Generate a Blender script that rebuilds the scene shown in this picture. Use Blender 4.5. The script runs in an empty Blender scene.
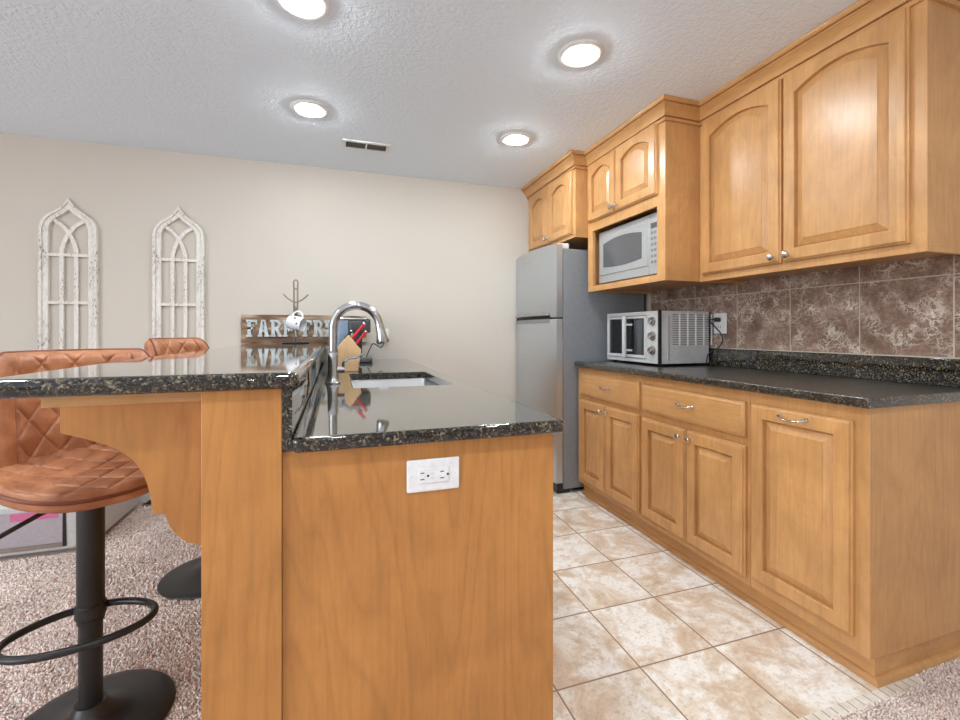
import bpy, bmesh, math, random
import numpy as np
from mathutils import Vector, Matrix
random.seed(4)
R = math.radians
PI = math.pi
scene = bpy.context.scene
COL = scene.collection

# ------------------------------------------------------------------ camera
cam_d = bpy.data.cameras.new('camera')
cam = bpy.data.objects.new('camera', cam_d)
COL.objects.link(cam)
cam_d.sensor_width = 36.0
cam_d.lens = 442.67 / 960 * 36
cam_d.shift_y = -28.5 / 960
cam_d.clip_start = 0.05
cam.location = (0, 0, 1.1242)
cam.rotation_euler = (R(90), 0, R(-17.944))
scene.camera = cam

# ------------------------------------------------------------------ light and exposure
scene.view_settings.view_transform = 'Standard'
scene.view_settings.look = 'None'
scene.view_settings.gamma = 1
scene.view_settings.use_curve_mapping = False
scene.view_settings.exposure = 0.33
world = bpy.data.worlds.new('world')
scene.world = world
world.use_nodes = True
world.node_tree.nodes['Background'].inputs[0].default_value = (0.9, 0.95, 1.0, 1)
world.node_tree.nodes['Background'].inputs[1].default_value = 0.5
LENS_STRENGTH = 232.0
FILL_POWER = 118.0
scene.cycles.max_bounces = 10
scene.cycles.diffuse_bounces = 6
scene.cycles.glossy_bounces = 5
scene.cycles.sample_clamp_indirect = 6.0
def area_light(name, loc, rot, sx, sy, power, col):
    d = bpy.data.lights.new(name, 'AREA')
    d.shape = 'RECTANGLE'; d.size = sx; d.size_y = sy; d.energy = power; d.color = col
    o = bpy.data.objects.new(name, d); COL.objects.link(o)
    o.location = loc; o.rotation_euler = rot
    return o
# added fill that brightens the room, placed at an invented window out of view
area_light('added_fill_light', (-4.54, -1.6, 1.3), (R(90), 0, R(-90)), 3.6, 1.5, FILL_POWER, (0.88, 0.95, 1.0))

# ------------------------------------------------------------------ dimensions
ZC = 2.335          # ceiling
YW = 3.47           # back wall
XW = 2.203          # right wall
CT = 0.914          # counter height

# ------------------------------------------------------------------ materials
def lin(r, g, b):
    f = lambda c: ((c/255)/12.92 if c/255 <= 0.04045 else ((c/255+0.055)/1.055)**2.4)
    return (f(r), f(g), f(b), 1)

class NT:
    def __init__(s, name):
        s.m = bpy.data.materials.new(name); s.m.use_nodes = True
        s.t = s.m.node_tree; s.b = s.t.nodes['Principled BSDF']
        s.out = s.t.nodes['Material Output']
    def n(s, typ, **kw):
        nd = s.t.nodes.new(typ)
        for k, v in kw.items():
            if k.startswith('i_'):
                key = k[2:]
                key = int(key) if key.isdigit() else key.replace('_', ' ')
                nd.inputs[key].default_value = v
            else: setattr(nd, k, v)
        return nd
    def l(s, a, b): s.t.links.new(a, b)
    def coords(s, scale=(1, 1, 1), kind='Object'):
        tc = s.n('ShaderNodeTexCoord'); mp = s.n('ShaderNodeMapping')
        mp.inputs['Scale'].default_value = scale
        s.l(tc.outputs[kind], mp.inputs['Vector']); return mp.outputs[0]
    def noise(s, vec, scale, detail=4, rough=0.5, dist=0.0):
        nd = s.n('ShaderNodeTexNoise', i_Scale=scale, i_Detail=detail, i_Roughness=rough, i_Distortion=dist)
        s.l(vec, nd.inputs['Vector']); return nd.outputs['Fac']
    def ramp(s, fac, stops, interp='LINEAR'):
        nd = s.n('ShaderNodeValToRGB'); cr = nd.color_ramp; cr.interpolation = interp
        while len(cr.elements) > 1: cr.elements.remove(cr.elements[-1])
        cr.elements[0].position = stops[0][0]; cr.elements[0].color = stops[0][1]
        for p, c in stops[1:]:
            e = cr.elements.new(p); e.color = c
        s.l(fac, nd.inputs[0]); return nd.outputs[0]
    def mix(s, fac, a, b, mode='MIX'):
        nd = s.n('ShaderNodeMix', data_type='RGBA', blend_type=mode)
        for v, k in ((fac, 0), (a, 6), (b, 7)):
            if hasattr(v, 'links'): s.l(v, nd.inputs[k])
            else: nd.inputs[k].default_value = v
        return nd.outputs[2]
    def math(s, op, a, b=0.0):
        nd = s.n('ShaderNodeMath', operation=op)
        for v, k in ((a, 0), (b, 1)):
            if hasattr(v, 'links'): s.l(v, nd.inputs[k])
            else: nd.inputs[k].default_value = v
        return nd.outputs[0]
    def bump(s, h, strength=0.3, dist=0.01):
        nd = s.n('ShaderNodeBump', i_Strength=strength, i_Distance=dist)
        s.l(h, nd.inputs['Height']); s.l(nd.outputs[0], s.b.inputs['Normal'])
    def set(s, **kw):
        for k, v in kw.items():
            k = k.replace('_', ' ')
            if hasattr(v, 'links'): s.l(v, s.b.inputs[k])
            else: s.b.inputs[k].default_value = v
        return s.m

def plain(name, c, rough=0.5, metal=0.0, **kw):
    m = NT(name)
    v = m.coords()
    f = m.noise(v, 60, 3)
    col = m.mix(1.0, c, m.ramp(f, [(0.3, (0.93, 0.93, 0.93, 1)), (0.7, (1.05, 1.05, 1.05, 1))]), 'MULTIPLY')
    return m.set(Base_Color=col, Roughness=rough, Metallic=metal, **kw)

def wood(name, base, axis='Z', dark=0.66, rough=0.31, stave=0.0, figure=0.28):
    m = NT(name)
    def sc(a, b):
        return {'Z': (a, a, b), 'Y': (a, b, a), 'X': (b, a, a)}[axis]
    v = m.coords(sc(4.0, 0.55))
    v2 = m.coords(sc(34, 1.3))
    v3 = m.coords((1.3, 1.3, 1.3))
    n1 = m.noise(v, 1.0, 1.5, 0.45, 0.25)
    rings = m.math('FRACT', m.math('MULTIPLY', n1, 19.0))
    n2 = m.noise(v2, 3.0, 6, 0.65)
    blotch = m.noise(v3, 3.0, 5, 0.6, 0.6)
    lo = tuple(c*dark for c in base[:3]) + (1,)
    hi = tuple(min(1, c*1.12) for c in base[:3]) + (1,)
    c1 = m.ramp(rings, [(0.0, tuple(0.80*x for x in base[:3])+(1,)), (0.18, base), (0.8, hi), (1.0, tuple(0.86*x for x in base[:3])+(1,))])
    c1 = m.mix(figure, base, c1)
    c2 = m.mix(m.ramp(n2, [(0.34, (0.30, 0.30, 0.30, 1)), (0.6, (0, 0, 0, 1))]), c1, lo)
    c3 = m.mix(1.0, c2, m.ramp(blotch, [(0.3, (0.84, 0.81, 0.78, 1)), (0.7, (1.1, 1.1, 1.1, 1))]), 'MULTIPLY')
    mot = m.noise(m.coords(sc(30, 7)), 1.6, 5, 0.7, 0.4)
    c3 = m.mix(1.0, c3, m.ramp(mot, [(0.32, (0.94, 0.90, 0.85, 1)), (0.5, (1, 1, 1, 1)), (0.7, (1.03, 1.03, 1.03, 1))]), 'MULTIPLY')
    if stave:
        tc = m.n('ShaderNodeTexCoord'); sp = m.n('ShaderNodeSeparateXYZ'); m.l(tc.outputs['Object'], sp.inputs[0])
        idx = m.math('ADD', m.math('FLOOR', m.math('DIVIDE', sp.outputs[1], 0.083)), m.math('MULTIPLY', m.math('FLOOR', m.math('DIVIDE', sp.outputs[0], 0.083)), 7.3))
        wn = m.n('ShaderNodeTexWhiteNoise', noise_dimensions='1D'); m.l(idx, wn.inputs['W'])
        c3 = m.mix(stave, c3, m.ramp(wn.outputs['Value'], [(0.0, (0.78, 0.74, 0.70, 1)), (0.5, (1, 1, 1, 1)), (1.0, (1.1, 1.1, 1.08, 1))]), 'MULTIPLY')
    m.bump(n2, 0.05, 0.002)
    return m.set(Base_Color=c3, Roughness=rough)

HONEY = lin(201, 152, 99)
M = {}
M['wood_v'] = wood('honey_maple_upright', HONEY, 'Z')
M['wood_door'] = wood('honey_maple_door', HONEY, 'Z', stave=0.6)
M['wood_h'] = wood('honey_maple_level', HONEY, 'Y')
M['wood_x'] = wood('honey_maple_crosswise', HONEY, 'X')
M['wood_panel'] = wood('honey_maple_panel', lin(191, 133, 73), 'Z', figure=0.5)
M['block'] = wood('pale_beech', lin(226, 190, 145), 'Z', dark=0.8)

def granite(name, rough, coat):
    m = NT(name)
    v = m.coords()
    vo = m.n('ShaderNodeTexVoronoi', i_Scale=235.0); m.l(v, vo.inputs['Vector'])
    sep = m.n('ShaderNodeSeparateColor'); m.l(vo.outputs['Color'], sep.inputs[0])
    patch = m.noise(v, 34, 4, 0.6)
    f = m.math('ADD', sep.outputs[0], m.math('MULTIPLY', m.math('SUBTRACT', patch, 0.5), 0.8))
    c = m.ramp(f, [(0.0, (0.004, 0.004, 0.004, 1)), (0.42, (0.010, 0.010, 0.010, 1)), (0.56, (0.045, 0.036, 0.022, 1)), (0.66, (0.008, 0.008, 0.008, 1)),
                   (0.78, (0.035, 0.033, 0.030, 1)), (0.86, (0.13, 0.095, 0.045, 1)), (0.96, (0.22, 0.20, 0.15, 1))], 'CONSTANT')
    vb = m.n('ShaderNodeTexVoronoi', i_Scale=420.0); m.l(v, vb.inputs['Vector'])
    sb = m.n('ShaderNodeSeparateColor'); m.l(vb.outputs['Color'], sb.inputs[0])
    c = m.mix(m.math('GREATER_THAN', sb.outputs[1], 0.90), c, (0.10, 0.085, 0.06, 1))
    return m.set(Base_Color=c, Roughness=rough, IOR=1.45, Coat_Weight=coat, Coat_IOR=1.5, Coat_Roughness=rough*0.7)
M['granite'] = granite('dark_speckled_granite', 0.06, 0.8)
M['granite_hazy'] = granite('dark_speckled_granite_hazy', 0.36, 1.0)

def wallpaint(name, c, bump=0.06):
    m = NT(name)
    v = m.coords()
    h = m.noise(v, 90, 4, 0.6)
    m.bump(h, bump, 0.004)
    big = m.noise(v, 0.7, 2)
    col = m.mix(1.0, c, m.ramp(big, [(0.3, (0.97, 0.97, 0.97, 1)), (0.7, (1.02, 1.02, 1.02, 1))]), 'MULTIPLY')
    return m.set(Base_Color=col, Roughness=0.75)
M['wall'] = wallpaint('warm_beige_wall_paint', lin(201, 193, 183))
M['wall_right'] = M['wall']
def ceil():
    m = NT('textured_white_ceiling')
    v = m.coords()
    n = m.noise(v, 55, 3, 0.55, 0.4)
    h = m.ramp(n, [(0.42, (0, 0, 0, 1)), (0.58, (1, 1, 1, 1))])
    m.bump(h, 0.35, 0.006)
    return m.set(Base_Color=lin(234, 244, 255), Roughness=0.8)
M['ceiling'] = ceil()
M['white'] = plain('white_painted_trim', lin(232, 232, 230), 0.4)
M['plastic'] = plain('white_plastic', lin(235, 236, 238), 0.35)
M['black'] = plain('black_plastic', (0.012, 0.012, 0.013, 1), 0.35)
M['slot'] = plain('black_slot', (0.004, 0.004, 0.004, 1), 0.6)
M['blackmetal'] = plain('matt_black_metal', (0.016, 0.015, 0.015, 1), 0.38, 0.0)
M['nickel'] = plain('brushed_nickel', (0.62, 0.60, 0.57, 1), 0.25, 1.0)
M['antique'] = plain('antique_brown_metal', (0.30, 0.25, 0.21, 1), 0.42, 0.9)
M['chrome'] = plain('satin_chrome', (0.52, 0.52, 0.53, 1), 0.22, 1.0)
M['oven'] = plain('silver_grey_oven_paint', (0.60, 0.605, 0.61, 1), 0.36, 0.2)
M['red'] = plain('red_knife_handle', lin(205, 30, 45), 0.35)
M['fridge_side'] = plain('grey_fridge_side_paint', lin(132, 135, 140), 0.5)
M['clear_blue'] = plain('smoky_blue_water_tank', lin(120, 135, 155), 0.12)
M['darkgrey'] = plain('dark_grey_plastic', lin(62, 64, 66), 0.35)
M['grey'] = plain('mid_grey_plastic', lin(130, 131, 133), 0.4)
M['cavity'] = plain('oven_cavity', lin(70, 70, 72), 0.5)

def steel(name, c, rough, axis):
    m = NT(name)
    s = {'Z': (1.5, 1.5, 300), 'Y': (1, 300, 300)}[axis]
    v = m.coords(s)
    n = m.noise(v, 1.0, 3)
    r = m.ramp(n, [(0.3, (rough*0.85,)*3+(1,)), (0.7, (rough*1.2,)*3+(1,))])
    m.bump(n, 0.03, 0.001)
    return m.set(Base_Color=c, Roughness=r, Metallic=1.0)
M['steel'] = steel('brushed_stainless_steel', (0.60, 0.635, 0.67, 1), 0.42, 'Z')
M['sink'] = steel('satin_stainless_basin', (0.46, 0.46, 0.465, 1), 0.34, 'Y')
M['micro'] = plain('silver_microwave_face', (0.42, 0.425, 0.43, 1), 0.33, 0.3)
def glass(name, tint, alpha):
    m = NT(name)
    tr = m.n('ShaderNodeBsdfTransparent'); tr.inputs[0].default_value = tint
    gl = m.n('ShaderNodeBsdfGlossy'); gl.inputs['Roughness'].default_value = 0.03
    gl.inputs[0].default_value = (0.9, 0.9, 0.9, 1)
    lw = m.n('ShaderNodeFresnel'); lw.inputs[0].default_value = 1.5
    mx = m.n('ShaderNodeMixShader')
    m.l(m.math('ADD', lw.outputs[0], alpha), mx.inputs[0]); m.l(tr.outputs[0], mx.inputs[1]); m.l(gl.outputs[0], mx.inputs[2])
    m.l(mx.outputs[0], m.out.inputs[0]); return m.m
M['oven_glass'] = glass('oven_door_glass', (0.6, 0.6, 0.6, 1), 0.06)
M['micro_glass'] = plain('smoked_microwave_window', (0.10, 0.10, 0.105, 1), 0.16)

def leather():
    m = NT('tan_leather')
    v = m.coords()
    n = m.noise(v, 14, 5, 0.6)
    f = m.noise(v, 420, 3, 0.6)
    c = m.ramp(n, [(0.3, lin(150, 92, 60)), (0.55, lin(183, 121, 84)), (0.75, lin(207, 149, 110))])
    m.bump(f, 0.12, 0.001)
    return m.set(Base_Color=c, Roughness=0.42)
M['leather'] = leather()
M['piping'] = plain('brown_leather_piping', lin(120, 58, 30), 0.5)

def floor_tile():
    m = NT('beige_travertine_tile')
    P, X0, Y0 = 0.311, 0.9665, 1.2450
    geo = m.n('ShaderNodeTexCoord'); sep = m.n('ShaderNodeSeparateXYZ'); m.l(geo.outputs['Object'], sep.inputs[0])
    gx = m.math('DIVIDE', m.math('SUBTRACT', sep.outputs[0], X0), P)
    gy = m.math('DIVIDE', m.math('SUBTRACT', sep.outputs[1], Y0), P)
    comb = m.n('ShaderNodeCombineXYZ'); m.l(m.math('FLOOR', gx), comb.inputs[0]); m.l(m.math('FLOOR', gy), comb.inputs[1])
    wn = m.n('ShaderNodeTexWhiteNoise', noise_dimensions='3D'); m.l(comb.outputs[0], wn.inputs['Vector'])
    off = m.n('ShaderNodeVectorMath', operation='MULTIPLY_ADD')
    m.l(wn.outputs['Color'], off.inputs[0]); off.inputs[1].default_value = (9, 9, 9); m.l(geo.outputs['Object'], off.inputs[2])
    v = off.outputs[0]
    a = m.noise(v, 5.5, 7, 0.62, 0.7); b = m.noise(v, 26, 6, 0.65, 0.3); c = m.noise(v, 90, 4, 0.7)
    base = m.ramp(a, [(0.30, lin(198, 168, 138)), (0.43, lin(218, 199, 178)), (0.52, lin(234, 224, 212)), (0.57, lin(245, 241, 236)), (0.75, lin(248, 246, 242))])
    base = m.mix(m.ramp(b, [(0.30, (0.7, 0.7, 0.7, 1)), (0.5, (0, 0, 0, 1))]), base, lin(198, 172, 146))
    base = m.mix(m.ramp(c, [(0.34, (0.40, 0.40, 0.40, 1)), (0.46, (0, 0, 0, 1))]), base, lin(165, 140, 116))
    def dist(g):
        fr = m.math('FRACT', g); return m.math('MINIMUM', fr, m.math('SUBTRACT', 1.0, fr))
    d = m.math('MINIMUM', dist(gx), dist(gy))
    g = m.math('LESS_THAN', d, 0.0095)
    col = m.mix(g, base, lin(152, 124, 100))
    h = m.math('SUBTRACT', 1.0, g); m.bump(h, 0.5, 0.002)
    return m.set(Base_Color=col, Roughness=m.math('ADD', m.math('MULTIPLY', g, 0.4), 0.33))
M['tile'] = floor_tile()
def mosaic():
    m = NT('pale_mosaic_border_tile')
    geo = m.n('ShaderNodeTexCoord'); sep = m.n('ShaderNodeSeparateXYZ'); m.l(geo.outputs['Object'], sep.inputs[0])
    fr = m.math('FRACT', m.math('DIVIDE', sep.outputs[0], 0.036))
    d = m.math('MINIMUM', fr, m.math('SUBTRACT', 1.0, fr))
    g = m.math('LESS_THAN', d, 0.05)
    n = m.noise(geo.outputs['Object'], 30, 4)
    col = m.mix(g, m.ramp(n, [(0.3, lin(214, 204, 190)), (0.7, lin(238, 233, 226))]), lin(160, 138, 115))
    return m.set(Base_Color=col, Roughness=0.4)
M['mosaic'] = mosaic()
def splash():
    m = NT('brown_marble_wall_tile')
    P, Y0, Z0 = 0.3135, 1.027, 1.3385
    geo = m.n('ShaderNodeTexCoord'); sep = m.n('ShaderNodeSeparateXYZ'); m.l(geo.outputs['Object'], sep.inputs[0])
    gy = m.math('DIVIDE', m.math('SUBTRACT', sep.outputs[1], Y0), P)
    gz = m.math('DIVIDE', m.math('SUBTRACT', sep.outputs[2], Z0), P)
    comb = m.n('ShaderNodeCombineXYZ'); m.l(m.math('FLOOR', gy), comb.inputs[0]); m.l(m.math('FLOOR', gz), comb.inputs[1])
    wn = m.n('ShaderNodeTexWhiteNoise', noise_dimensions='3D'); m.l(comb.outputs[0], wn.inputs['Vector'])
    off = m.n('ShaderNodeVectorMath', operation='MULTIPLY_ADD')
    m.l(wn.outputs['Color'], off.inputs[0]); off.inputs[1].default_value = (7, 7, 7); m.l(geo.outputs['Object'], off.inputs[2])
    warp = m.n('ShaderNodeTexNoise', i_Scale=9.0, i_Detail=5.0, i_Roughness=0.6); m.l(off.outputs[0], warp.inputs['Vector'])
    wv = m.n('ShaderNodeVectorMath', operation='MULTIPLY_ADD'); m.l(warp.outputs['Color'], wv.inputs[0]); wv.inputs[1].default_value = (0.22, 0.22, 0.22)
    m.l(off.outputs[0], wv.inputs[2])
    vo = m.n('ShaderNodeTexVoronoi', feature='DISTANCE_TO_EDGE', i_Scale=13.0); m.l(wv.outputs[0], vo.inputs['Vector'])
    vo2 = m.n('ShaderNodeTexVoronoi', feature='DISTANCE_TO_EDGE', i_Scale=36.0); m.l(wv.outputs[0], vo2.inputs['Vector'])
    a = m.noise(off.outputs[0], 8, 6, 0.65, 0.5)
    f = m.noise(off.outputs[0], 70, 5, 0.7)
    base = m.ramp(a, [(0.3, lin(112, 86, 73)), (0.5, lin(146, 118, 102)), (0.7, lin(174, 149, 132))])
    base = m.mix(m.ramp(f, [(0.42, (0.5, 0.5, 0.5, 1)), (0.6, (0, 0, 0, 1))]), base, lin(92, 69, 58))
    patch = m.ramp(m.noise(off.outputs[0], 11, 3), [(0.42, (0, 0, 0, 1)), (0.62, (1, 1, 1, 1))])
    vein = m.math('MULTIPLY', m.ramp(vo.outputs['Distance'], [(0.0, (1, 1, 1, 1)), (0.06, (0, 0, 0, 1))]), patch)
    vein2 = m.math('MULTIPLY', m.ramp(vo2.outputs['Distance'], [(0.0, (0.8, 0.8, 0.8, 1)), (0.09, (0, 0, 0, 1))]), patch)
    base = m.mix(m.math('MAXIMUM', vein, vein2), base, lin(224, 210, 196))
    def dist(g):
        fr = m.math('FRACT', g); return m.math('MINIMUM', fr, m.math('SUBTRACT', 1.0, fr))
    d = m.math('MINIMUM', dist(gy), dist(gz))
    g = m.math('LESS_THAN', d, 0.0075)
    col = m.mix(g, base, lin(190, 176, 160))
    m.bump(m.math('SUBTRACT', 1.0, g), 0.4, 0.002)
    return m.set(Base_Color=col, Roughness=m.math('ADD', m.math('MULTIPLY', g, 0.4), 0.3))
M['splash'] = splash()
def carpet(name, tuft):
    m = NT(name)
    v = m.coords()
    big = m.noise(v, 5, 3)
    if tuft:
        g = m.n('ShaderNodeNewGeometry'); f = g.outputs['Random Per Island']
    else:
        f = m.noise(v, 260, 3, 0.7)
        m.bump(f, 0.8, 0.01)
    c = m.ramp(f, [(0.0, lin(186, 150, 136)), (0.22, lin(242, 213, 200)), (0.6, lin(254, 234, 224)), (1.0, lin(255, 247, 241))])
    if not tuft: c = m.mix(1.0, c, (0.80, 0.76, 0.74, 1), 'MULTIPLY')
    c = m.mix(1.0, c, m.ramp(big, [(0.3, (0.93, 0.93, 0.93, 1)), (0.7, (1.04, 1.04, 1.04, 1))]), 'MULTIPLY')
    return m.set(Base_Color=c, Roughness=0.95, Sheen_Weight=0.7, Sheen_Roughness=0.5, Sheen_Tint=(1, 0.93, 0.9, 1))
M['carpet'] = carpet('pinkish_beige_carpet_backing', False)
M['pile'] = carpet('pinkish_beige_carpet_pile', True)
def distressed():
    m = NT('chipped_white_paint')
    v = m.coords((1, 1, 0.35))
    n = m.noise(v, 110, 6, 0.75)
    n2 = m.noise(v, 9, 3)
    f = m.math('ADD', n, m.math('MULTIPLY', m.math('SUBTRACT', n2, 0.5), 0.5))
    c = m.ramp(f, [(0.30, lin(104, 95, 88)), (0.37, lin(160, 152, 145)), (0.42, lin(216, 211, 204)), (0.7, lin(232, 228, 222))])
    m.bump(n, 0.2, 0.002)
    return m.set(Base_Color=c, Roughness=0.7)
M['chipped'] = distressed()
def barnwood():
    m = NT('weathered_barn_board')
    v = m.coords((2.5, 1, 22)); p = m.coords((9, 1, 26))
    n = m.noise(v, 1.5, 6, 0.65)
    q = m.noise(p, 0.5, 1)
    c = m.ramp(q, [(0.40, lin(116, 84, 60)), (0.5, lin(150, 120, 94)), (0.6, lin(196, 176, 152))])
    c = m.mix(m.ramp(n, [(0.4, (0.6, 0.6, 0.6, 1)), (0.6, (0, 0, 0, 1))]), c, lin(88, 66, 50))
    return m.set(Base_Color=c, Roughness=0.8)
M['barn'] = barnwood()
def galv():
    m = NT('galvanised_metal_letter')
    v = m.coords()
    n = m.noise(v, 40, 4)
    c = m.ramp(n, [(0.3, lin(168, 178, 180)), (0.7, lin(214, 220, 220))])
    return m.set(Base_Color=c, Roughness=0.45, Metallic=0.25)
M['galv'] = galv()
def mugmat():
    m = NT('white_glazed_mug')
    v = m.coords()
    vo = m.n('ShaderNodeTexVoronoi', i_Scale=26.0, i_Randomness=0.35); m.l(v, vo.inputs['Vector'])
    g = m.math('LESS_THAN', vo.outputs['Distance'], 0.20)
    c = m.mix(g, lin(238, 238, 240), lin(60, 58, 58))
    return m.set(Base_Color=c, Roughness=0.15)
M['mug'] = mugmat()
M['pink'] = plain('pink_cloth', lin(205, 110, 150), 0.9)
M['lav'] = plain('lavender_grey_panel', lin(172, 164, 170), 0.3)
M['brownstrip'] = plain('taupe_strip', lin(138, 124, 116), 0.5)
M['milk'] = plain('milky_white_plastic', lin(222, 226, 228), 0.35)
def emit():
    m = NT('lit_lens')
    e = m.n('ShaderNodeEmission'); e.inputs[0].default_value = (0.885, 0.968, 1.0, 1); e.inputs[1].default_value = LENS_STRENGTH
    m.l(e.outputs[0], m.out.inputs[0]); return m.m
M['lens'] = emit()

# ------------------------------------------------------------------ mesh helpers
class MB:
    """collects shapes and links them as one mesh object"""
    def __init__(s): s.v = []; s.f = []
    def add(s, vs, fs):
        k = len(s.v); s.v += [tuple(p) for p in vs]; s.f += [[i+k for i in f] for f in fs]; return s
    def box(s, x0, x1, y0, y1, z0, z1):
        vs = [(x, y, z) for z in (z0, z1) for y in (y0, y1) for x in (x0, x1)]
        return s.add(vs, [(0, 2, 3, 1), (4, 5, 7, 6), (0, 1, 5, 4), (2, 6, 7, 3), (0, 4, 6, 2), (1, 3, 7, 5)])
    def loops(s, loops, cap0=True, cap1=True, closed=False):
        n = len(loops[0]); vs = [p for L in loops for p in L]; fs = []
        m = len(loops)
        for i in range(m if closed else m-1):
            j = (i+1) % m
            for k in range(n):
                fs.append((i*n+k, i*n+(k+1) % n, j*n+(k+1) % n, j*n+k))
        if not closed:
            if cap0: fs.append(tuple(range(n-1, -1, -1)))
            if cap1: fs.append(tuple(range((m-1)*n, m*n)))
        return s.add(vs, fs)
    def prism(s, poly, axis, a, b):
        def P(p, t):
            return {'x': (t, p[0], p[1]), 'y': (p[0], t, p[1]), 'z': (p[0], p[1], t)}[axis]
        return s.loops([[P(p, a) for p in poly], [P(p, b) for p in poly]])
    def lathe(s, prof, n=32, c=(0, 0, 0), axis='z'):
        L = []
        for r, h in prof:
            r = max(r, 1e-4); ring = []
            for i in range(n):
                a = 2*PI*i/n; p, q = r*math.cos(a), r*math.sin(a)
                ring.append({'z': (c[0]+p, c[1]+q, c[2]+h), 'x': (c[0]+h, c[1]+p, c[2]+q), 'y': (c[0]+p, c[1]+h, c[2]+q)}[axis])
            L.append(ring)
        return s.loops(L)
    def tube(s, path, r, n=12, closed=False):
        P = [Vector(p) for p in path]; m = len(P)
        rr = r if isinstance(r, (list, tuple)) else [r]*m
        L = []; up = None
        for i in range(m):
            if closed: t = P[(i+1) % m]-P[i-1]
            else: t = P[min(i+1, m-1)]-P[max(i-1, 0)]
            t.normalize()
            if up is None:
                up = Vector((0, 0, 1)) if abs(t.z) < 0.9 else Vector((1, 0, 0))
            a = up - t*up.dot(t); a.normalize(); b = t.cross(a); up = a
            L.append([P[i]+(a*math.cos(2*PI*k/n)+b*math.sin(2*PI*k/n))*rr[i] for k in range(n)])
        return s.loops(L, closed=closed)
    def build(s, name, mat, parent=None, origin=(0, 0, 0), bevel=0, seg=2, angle=35, smooth=True):
        me = bpy.data.meshes.new(name)
        ox, oy, oz = origin
        me.from_pydata([(x-ox, y-oy, z-oz) for x, y, z in s.v], [], s.f)
        bm = bmesh.new(); bm.from_mesh(me); bmesh.ops.recalc_face_normals(bm, faces=bm.faces); bm.to_mesh(me); bm.free()
        if smooth:
            me.shade_smooth(); me.set_sharp_from_angle(angle=R(angle))
        me.materials.append(M[mat] if isinstance(mat, str) else mat)
        o = bpy.data.objects.new(name, me); COL.objects.link(o)
        if parent: o.parent = parent
        else: o.location = origin
        if bevel:
            md = o.modifiers.new('bevel', 'BEVEL'); md.width = bevel; md.segments = seg; md.limit_method = 'ANGLE'; md.angle_limit = R(40)
            md.harden_normals = False
        return o

def thing(name, label, cat, loc=(0, 0, 0), rz=0.0, group=None):
    o = bpy.data.objects.new(name, None); COL.objects.link(o)
    o.empty_display_size = 0.05
    o.location = loc; o.rotation_euler = (0, 0, rz)
    return tag(o, label, cat, group)
def tag(o, label, cat, group=None):
    o['label'] = label; o['category'] = cat
    if group: o['group'] = group
    return o
def struct(o, label=None, cat=None):
    o['kind'] = 'structure'
    if label: o['label'] = label
    if cat: o['category'] = cat
    return o
def rrect(x0, x1, y0, y1, r, n=5):
    out = []
    for cx, cy, a0 in ((x1-r, y1-r, 0), (x0+r, y1-r, 90), (x0+r, y0+r, 180), (x1-r, y0+r, 270)):
        for i in range(n+1):
            a = R(a0+90*i/n); out.append((cx+r*math.cos(a), cy+r*math.sin(a)))
    return out
def rslab(mb, x0, x1, y0, y1, z0, z1, r, e, n=6, axis='z', eb=None):
    """slab with rounded plan corners and eased edges"""
    eb = e if eb is None else eb
    L = []
    def ring(ins, z):
        P = rrect(x0+ins, x1-ins, y0+ins, y1-ins, max(r-ins, 0.0008), n)
        if axis == 'z': return [(p[0], p[1], z) for p in P]
        if axis == 'y': return [(p[0], z, p[1]) for p in P]
        return [(z, p[0], p[1]) for p in P]
    for k in range(4):
        a = R(90*k/3); L.append(ring(eb*(1-math.sin(a)), z0+eb*(1-math.cos(a))))
    for k in range(4):
        a = R(90*k/3); L.append(ring(e*(1-math.cos(a)), z1-e*(1-math.sin(a))))
    sup = min(0.004, (x1-x0)*0.1, (y1-y0)*0.1)
    L = [ring(eb+sup, z0)]+L+[ring(e+sup, z1)]
    return mb.loops(L)

# ------------------------------------------------------------------ room shell
XL, YF = -4.6, -5.0
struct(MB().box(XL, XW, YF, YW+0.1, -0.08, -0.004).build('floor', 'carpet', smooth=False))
tile = MB().box(0.40, XW, 0.938, YW, -0.003, 0.0).build('floor_tile', 'tile', smooth=False); struct(tile)
struct(MB().box(0.40, 1.80, 0.902, 0.938, -0.003, 0.0).build('trim_1', 'mosaic', smooth=False))
struct(MB().box(XL, XW+0.1, YF-0.1, YW+0.1, ZC, ZC+0.1).build('ceiling', 'ceiling', smooth=False))
struct(MB().box(XL-0.1, XW+0.1, YW, YW+0.1, -0.08, ZC).build('wall_back', 'wall', smooth=False))
struct(MB().box(XW, XW+0.1, YF, YW, -0.08, ZC).build('wall_right', 'wall', smooth=False))
wl = MB()
WY0, WY1, WZ0, WZ1 = -3.4, 0.2, 0.55, 2.05
wl.box(XL-0.1, XL, YF, WY0, -0.08, ZC); wl.box(XL-0.1, XL, WY1, YW, -0.08, ZC)
wl.box(XL-0.1, XL, WY0, WY1, -0.08, WZ0); wl.box(XL-0.1, XL, WY0, WY1, WZ1, ZC)
struct(wl.build('wall_left', 'wall', smooth=False))
struct(MB().box(XL-0.1, XW+0.1, YF-0.1, YF, -0.08, ZC).build('wall_front', 'wall', smooth=False))
w = MB()
for q in range(4):
    y = WY0+(WY1-WY0-0.06)*q/3; w.box(XL-0.08, XL-0.02, y, y+0.06, WZ0, WZ1)
w.box(XL-0.08, XL-0.02, WY0, WY1, WZ0, WZ0+0.06); w.box(XL-0.08, XL-0.02, WY0, WY1, WZ1-0.06, WZ1)
struct(w.build('added_window_1', 'white', smooth=False))  # unseen window, added to go with the fill light
bb = MB().prism([(YW, 0), (YW-0.014, 0), (YW-0.014, 0.085), (YW-0.008, 0.1), (YW, 0.1)], 'x', XL, -0.26)
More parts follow.
